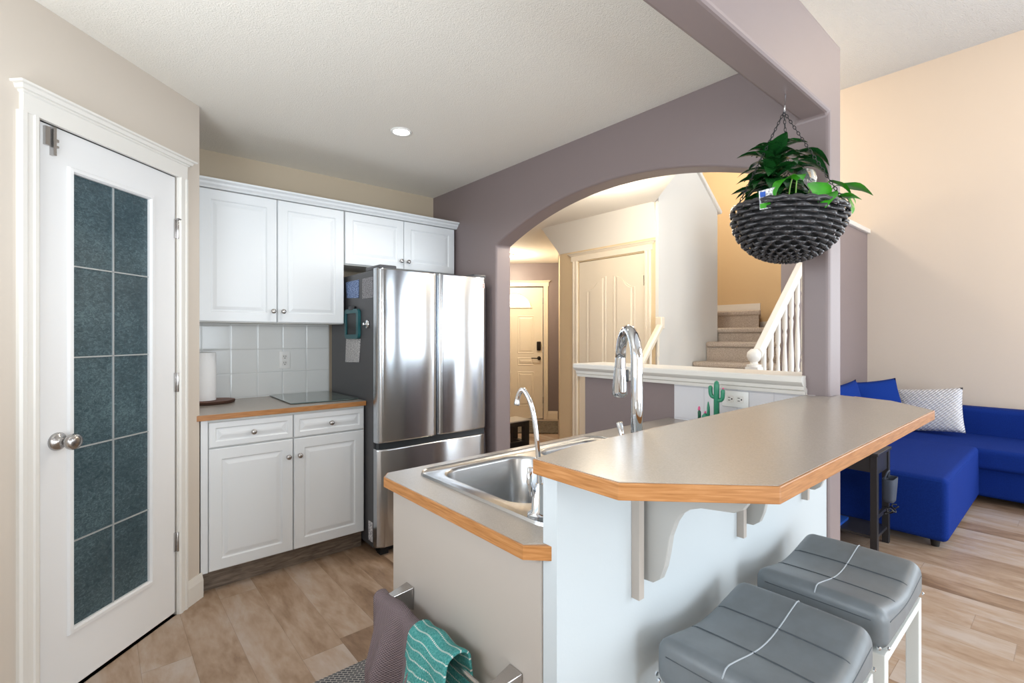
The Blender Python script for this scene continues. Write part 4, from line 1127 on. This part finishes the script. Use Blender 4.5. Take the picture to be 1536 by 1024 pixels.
# anchor angles: left point toward image-left, and two others
la = math.atan2(0.655, -0.7555)
for aa in (la, la+2.25, la-2.15):
    bm = BM(); A_ = V((RB*math.cos(aa), RB*math.sin(aa), 0.008)); B_ = hloc; nl = 30; dv = (B_-A_); ln_ = dv.length/nl; d_ = dv.normalized()
    sd = d_.cross(V((0, 0, 1))).normalized(); s2 = d_.cross(sd)
    for k in range(nl):
        c_ = A_ + dv*((k+0.5)/nl); w_ = sd if k % 2 else s2
        tube(bm, [c_ + d_*(ln_*0.62*math.cos(2*PI*i/10)) + w_*(0.0038*math.sin(2*PI*i/10)) for i in range(10)], 0.0013, 5, closed=True)
    finish('chain', bm, 'black', hb, smooth=True)
bm = BM(); hkp = [hloc + V((0, 0, z)) + V((x, x*0.5, 0)) for x, z in ((0.0, -0.004), (-0.010, 0.004), (-0.010, 0.018), (0.0, 0.03), (0.004, 0.045), (0.004, 0.0655))]
tube(bm, smoothpts(hkp), 0.0022, 8); finish('hook', bm, 'chrome', hb, smooth=True)
hb.location = bc_; hb.rotation_euler = Matrix.Rotation(math.radians(5.0), 4, V((math.cos(YAW), math.sin(YAW), 0))).to_euler()

def leaf(bm, base, d, length, width, curl, roll=0.0, n=8, heart=False, fold=0.25):
    d = V(d).normalized(); up = V((0, 0, 1)); side = d.cross(up)
    if side.length < 0.1: side = V((1, 0, 0))
    side.normalize(); nrm = side.cross(d).normalized()
    Rr = Matrix.Rotation(roll, 3, d); side = Rr @ side; nrm = Rr @ nrm
    p = V(base); rowsv = []; dirv = d.copy()
    for k in range(n+1):
        s = k/n
        if heart: w_ = width*0.5*(math.sin(PI*min(1, s**0.62))**0.8)*(1.0 if s < 0.98 else 0.2)
        else: w_ = width*0.5*(math.sin(PI*s**0.85)**0.9 if 0 < s < 1 else 0.02)
        w_ = max(w_, 0.0008)
        wav = 0.1*math.sin(s*9)
        rowsv.append([bm.verts.new(p - side*w_ + nrm*w_*(fold+wav)), bm.verts.new(p - side*w_*0.5 + nrm*w_*fold*0.35), bm.verts.new(p), bm.verts.new(p + side*w_*0.5 + nrm*w_*fold*0.35), bm.verts.new(p + side*w_ + nrm*w_*(fold-wav))])
        q = Matrix.Rotation(-curl/n, 3, side); dirv = (q @ dirv).normalized(); nrm = (q @ nrm).normalized()
        p = p + dirv*(length/n)
    for a, b in zip(rowsv, rowsv[1:]):
        for i in range(4): bm.faces.new([a[i], a[i+1], b[i+1], b[i]])
VR = V((math.sin(YAW), -math.cos(YAW), 0)); VF = V((math.cos(YAW), math.sin(YAW), 0))
def at(r, f, z): return bc_ + VR*r + VF*f + V((0, 0, z))
rnd = random.Random(11)
pl = thing('potted_plant', 'dark green plant with glossy drooping leaves, left half of the hanging basket', 'plant', at(-0.02, 0.02, -0.03))
leaves = []
stem = [at(-0.02, 0.03, -0.03), at(-0.02, 0.03, 0.08), at(-0.015, 0.03, 0.21)]
finish('stem', tube(BM(), smoothpts(stem), 0.006, 8), 'stem', pl, smooth=True)
bm = BM()
for i, (h, cnt, ln_, el) in enumerate(((0.015, 11, 0.13, 0.35), (0.045, 12, 0.15, 0.3), (0.08, 12, 0.15, 0.4), (0.115, 12, 0.14, 0.5), (0.15, 11, 0.13, 0.6), (0.18, 10, 0.12, 0.8), (0.205, 8, 0.11, 1.0), (0.215, 6, 0.08, 1.3))):
    for k in range(cnt):
        a = 2*PI*(k+0.5*(i % 2)+rnd.uniform(-0.2, 0.2))/cnt; e_ = el+rnd.uniform(-0.25, 0.25)
        leaf(bm, at(-0.03, 0.03, h+rnd.uniform(-0.01, 0.01)), (math.cos(a)*math.cos(e_), math.sin(a)*math.cos(e_), math.sin(e_)), ln_*rnd.uniform(0.85, 1.15), 0.052*rnd.uniform(0.85, 1.15), rnd.uniform(0.8, 1.7), rnd.uniform(-0.3, 0.3))
for (r, z, dr) in ((0.05, 0.19, 0.9), (0.07, 0.18, 1.0), (0.05, 0.21, 0.7), (-0.09, 0.10, -1), (-0.08, 0.13, -1)):
    leaf(bm, at(r*0.3, 0.0, z), VR*dr+V((0, 0, 0.35)), 0.15, 0.050, 1.4)
o = finish('foliage', bm, 'green_d', pl, smooth=True)
p2 = thing('potted_plant', 'bright green trailing plant with broad leaves, right half of the hanging basket', 'plant', at(0.08, -0.02, -0.03))
bm = BM(); bs = BM()
spec_ = [((0.02, -0.06), (0.045, -0.08, 0.085), 0.115, 0.085, 1.2, (0.1, -0.6, -0.5)), ((0.06, -0.06), (0.10, -0.07, 0.09), 0.12, 0.08, 0.9, (0.6, -0.5, -0.3)),
         ((0.09, -0.05), (0.14, -0.04, 0.085), 0.13, 0.06, 0.7, (1, -0.1, 0.1)), ((0.10, -0.04), (0.13, -0.06, 0.055), 0.10, 0.075, 1.2, (0.5, -0.6, -0.3)),
         ((-0.05, -0.09), (-0.04, -0.10, 0.09), 0.12, 0.045, 1.8, (-0.8, -0.3, 0.2)), ((-0.03, -0.10), (-0.03, -0.11, 0.08), 0.10, 0.04, 1.5, (-0.2, -0.6, 0.4)),
         ((0.04, -0.10), (0.05, -0.13, 0.03), 0.09, 0.07, 1.0, (-0.3, -0.5, -0.1)), ((0.12, 0.0), (0.13, 0.03, 0.08), 0.10, 0.07, 1.0, (0.4, 0.6, 0.2)), ((0.07, -0.08), (0.09, -0.11, 0.02), 0.08, 0.065, 0.8, (0.9, -0.5, 0.3))]
for (b0, b1_, L_, W_, cu, dd_) in spec_:
    A_ = at(b0[0], b0[1], -0.02); B_ = at(*b1_)
    finish('stem', tube(BM(), smoothpts([A_, (A_+B_)/2+V((0, 0, 0.02)), B_]), 0.0022, 6), 'stem', p2, smooth=True)
    leaf(bm, B_, VR*dd_[0]+VF*dd_[1]+V((0, 0, dd_[2])), L_, W_, cu, 0, 8, True, 0.15)
finish('foliage', bm, 'green_l', p2, smooth=True); bs.free()
sg = thing('potting_soil', 'dark potting soil inside the hanging basket', 'soil', at(0, 0, -0.03))
bm = BM(); lathe(bm, [(0.140, -0.033), (0.140, -0.024), (0.10, -0.018), (0.01, -0.016)], seg=30, F=lambda x, y, z: bc_+Rm @ V((x, y, z))); finish('soil_mound', bm, 'soil', sg, smooth=True)
gb = thing('watering_globe', 'clear glass watering globe among the leaves of the hanging basket', 'watering globe', at(0.075, 0.02, 0.0))
bm = BM(); lathe(bm, [(0.004, -0.02), (0.005, 0.075), (0.012, 0.085), (0.030, 0.100), (0.036, 0.125), (0.030, 0.15), (0.014, 0.162), (0.003, 0.165)], at(0.075, 0.02, 0.0), 22); finish('globe', bm, 'globe', gb, smooth=True)
tg = thing('plant_tag', 'small printed plant label stuck into the hanging basket', 'tag', at(-0.125, -0.10, 0.0))
Ft = frame(at(-0.125, -0.112, 0), VR*0.97+VF*(-0.2), -VF-VR*0.2)
finish('card', plate(BM(), Ft, [(-0.025, -0.015), (0.025, -0.008), (0.024, 0.058), (-0.028, 0.046)], [], 0, 0.0012), 'label', tg)
finish('green_strip', plate(BM(), Ft, [(-0.024, -0.012), (0.024, -0.005), (0.024, 0.012), (-0.025, 0.004)], [], 0.0012, 0.0018), 'green_l', tg)
finish('blue_mark', plate(BM(), Ft, [(-0.024, 0.025), (-0.008, 0.028), (-0.008, 0.045), (-0.025, 0.042)], [], 0.0012, 0.0018), 'book', tg)

# ================================================================= CEILING LIGHT
rlight = thing('recessed_light', 'round recessed light in the kitchen ceiling', 'ceiling light', (1.28, 2.488, 2.43))
bm = BM(); n = 32
lathe(bm, [(0.044, 2.4395), (0.046, 2.434), (0.056, 2.433), (0.060, 2.4395)], (1.28, 2.488, 0), n); finish('trim_ring', bm, 'white_pl', rlight, smooth=True)
bm = BM(); lathe(bm, [(0.046, 2.4385), (0.046, 2.4365), (0.001, 2.4355)], (1.28, 2.488, 0), n); finish('lens', bm, 'glow', rlight)
for (x, y, r) in ((2.72, 2.25, 0.13), (4.30, 5.30, 0.13)):
    t = thing('ceiling_dome_light', 'glass dome light on the hall ceiling ' + ('over the stairs foot' if y < 3 else 'by the front door'), 'ceiling light', (x, y, 2.40))
    bm = BM(); lathe(bm, [(r, 2.4395), (r, 2.41), (r-0.02, 2.41), (r-0.02, 2.4395)], (x, y, 0), 28); finish('base', bm, 'white_pl', t)

# ================================================================= SOFA
so = thing('sectional_sofa', 'royal blue fabric corner sofa with chaise in the living room', 'sofa', (5.2, 0.4, 0))
finish('chaise_seat', rbox(BM(), 3.865, 5.22, 0.530, 1.325, 0.045, 0.435, 0.035, 3, 8, fn=lambda p: V((p.x, p.y, p.z+(0.012*math.sin((p.x-3.86)*2.3)*math.sin((p.y-0.52)*3.4) if p.z > 0.4 else 0)))), 'sofa', so, smooth=True)
finish('chaise_side', rbox(BM(), 4.22, 5.20, 1.20, 1.44, 0.045, 0.430, 0.03, 3, 4), 'sofa', so, smooth=True)
finish('seat', rbox(BM(), 5.16, 6.00, -1.35, 1.44, 0.27, 0.430, 0.035, 3, 8), 'sofa', so, smooth=True)
finish('base', rbox(BM(), 5.22, 6.05, -1.34, 1.43, 0.045, 0.29, 0.03, 3, 6), 'sofa', so, smooth=True)
finish('backrest', rbox(BM(), 5.88, 6.08, -1.35, 1.44, 0.20, 0.665, 0.045, 3, 6), 'sofa', so, smooth=True)
finish('seam', tube(BM(), [(5.15, 0.533, 0.412), (4.5, 0.533, 0.412), (3.90, 0.533, 0.412), (3.868, 0.56, 0.412), (3.868, 1.0, 0.412), (3.868, 1.29, 0.412)], 0.003, 6), 'sofa2', so)
for x, y in ((3.93, 0.60), (3.93, 1.27), (5.3, -1.2), (5.95, -1.2)):
    bm = BM(); lathe(bm, [(0.020, 0.0), (0.028, 0.05)], (x, y, 0), 14); finish('foot', bm, 'leg_foot', so)
def cushion(name, label, mt, center, w_, h_, th, rot):
    n = 20; Rt = rot.to_matrix()
    bm = BM()
    for s in (-1, 1):
        g = []
        for i in range(n+1):
            row = []
            for j in range(n+1):
                u = -1+2*i/n; v = -1+2*j/n
                k = ((1-u*u)*(1-v*v))**0.42
                pinch = 1-0.06*(1-abs(u)**2)*abs(v)**6 - 0.06*(1-abs(v)**2)*abs(u)**6
                x = s*th*0.5*k*(1+0.06*math.sin(3*u+2*v))
                row.append(bm.verts.new(Rt @ V((x, u*w_/2*(1-0.05*(1-v*v)*u*u), v*h_/2*(1-0.05*(1-u*u)*v*v))) + V(center)))
            g.append(row)
        for i in range(n):
            for j in range(n): bm.faces.new([g[i][j], g[i+1][j], g[i+1][j+1], g[i][j+1]])
    o = finish(name, bm, mt, None, smooth=True)
    return tag(o, label, 'cushion')
from mathutils import Euler
cushion('throw_pillow', 'white quilted pillow leaning on the sofa back', 'pillow', (5.70, 0.92, 0.630), 0.50, 0.40, 0.14, Euler((-0.12, 0.30, -0.12)))
cushion('sofa_cushion', 'blue cushion in the sofa corner beside the white pillow', 'sofa2', (5.45, 1.235, 0.665), 0.44, 0.46, 0.13, Euler((-0.10, 0.22, 0.85)))
cushion('sofa_cushion', 'blue cushion against the mauve wall, partly hidden by the post', 'sofa2', (4.98, 1.345, 0.660), 0.46, 0.46, 0.12, Euler((-0.10, 0.15, 1.40)))

# side table
sd = thing('side_table', 'narrow black wooden side table between the bar and the sofa', 'side table', (3.62, 1.1, 0))
for i, (x, y) in enumerate(((3.505, 0.815), (3.765, 0.815), (3.505, 1.295), (3.765, 1.295))):
    finish('leg', bx(x-0.018, x+0.018, y-0.018, y+0.018, 0, 0.585), 'espresso', sd, bevel=0.002)
finish('top', bx(3.480, 3.790, 0.790, 1.325, 0.585, 0.603), 'espresso', sd, bevel=0.003)
finish('apron', bx(3.492, 3.500, 0.833, 1.277, 0.485, 0.585), 'espresso', sd)
finish('apron', bx(3.524, 3.746, 0.806, 0.814, 0.47, 0.585), 'espresso', sd)
finish('apron', bx(3.770, 3.778, 0.833, 1.277, 0.485, 0.585), 'espresso', sd)
finish('shelf', bx(3.495, 3.775, 0.805, 1.315, 0.088, 0.105), 'espresso', sd, bevel=0.002)
finish('side_rail', bx(3.524, 3.746, 0.806, 0.824, 0.20, 0.225), 'espresso', sd)
finish('book', bx(3.53, 3.70, 1.00, 1.20, 0.106, 0.122), 'book').location = (0, 0, 0)
tag(bpy.data.objects['book'], 'blue book lying on the bottom shelf of the side table', 'book')
b2_ = thing('box', 'dark blue box standing at the back of the side table shelf', 'box', (3.62, 1.28, 0.106))
finish('box_body', bx(3.54, 3.70, 1.21, 1.305, 0.106, 0.23), 'teal_dk', b2_, bevel=0.003)
bgc = thing('storage_pouch', 'grey canvas pouch hanging from the end of the side table', 'pouch', (3.64, 0.77, 0.30))
bm = BM(); lp = []
for z, s, dy in ((0.30, 0.75, 0.0), (0.32, 0.85, 0.0), (0.39, 0.98, 0.004), (0.44, 1.05, 0.006)):
    lp.append([(x, y, z) for x, y in rrect(3.64-0.065*s, 3.64+0.065*s, 0.745-dy, 0.795, 0.02, 4)])
finish('pouch_body', loft(bm, lp, True, False), 'bag', bgc, smooth=True, solid=0.003)
bm = BM(); tube(bm, smoothpts([(3.60, 0.79, 0.43), (3.61, 0.775, 0.475), (3.66, 0.775, 0.475), (3.68, 0.79, 0.43)]), 0.005, 6); finish('strap', bm, 'bag', bgc, smooth=True)
bm = BM(); P = [(3.55+0.012*k, 0.76+0.02*math.sin(k*1.3), 0.245+0.012*math.cos(k*1.9)) for k in range(18)]; tube(bm, smoothpts(P), 0.004, 6)
tag(finish('extension_cord', bm, 'cord', smooth=True), 'bundled black cord resting on the low rail of the side table', 'cord')

# ================================================================= HALL
bn = thing('hall_bench', 'low black-framed bench seen through the passage', 'bench', (3.6, 4.4, 0))
finish('bench_top', bx(3.10, 3.93, 4.33, 4.62, 0.292, 0.305), 'benchtop', bn)
for (x) in (3.12, 3.87):
    bm = BM(); box(bm, x-0.035, x+0.035, 4.34, 4.40, 0, 0.29); box(bm, x-0.035, x+0.035, 4.55, 4.61, 0, 0.29); box(bm, x-0.035, x+0.035, 4.40, 4.55, 0, 0.05); box(bm, x-0.035, x+0.035, 4.40, 4.55, 0.24, 0.29)
    finish('leg_frame', bm, 'black', bn)
finish('stretcher', bx(3.155, 3.835, 4.342, 4.398, 0.235, 0.29), 'black', bn); finish('stretcher', bx(3.155, 3.835, 4.342, 4.398, 0.0, 0.055), 'black', bn)
FM = frame((5.30, 5.24, 0), (-1, 1, 0), (-1, -1, 0))
bm = BM(); lp = [[FM(u, z, d) for u, d in ((0, 0.03), (0.80, 0.03), (0.80, 0.95), (0, 0.95))] for z in (0.001, 0.012)]
tag(finish('door_mat', loft(bm, lp, True, True), 'doormat'), 'dark mottled door mat in front of the front door', 'mat')
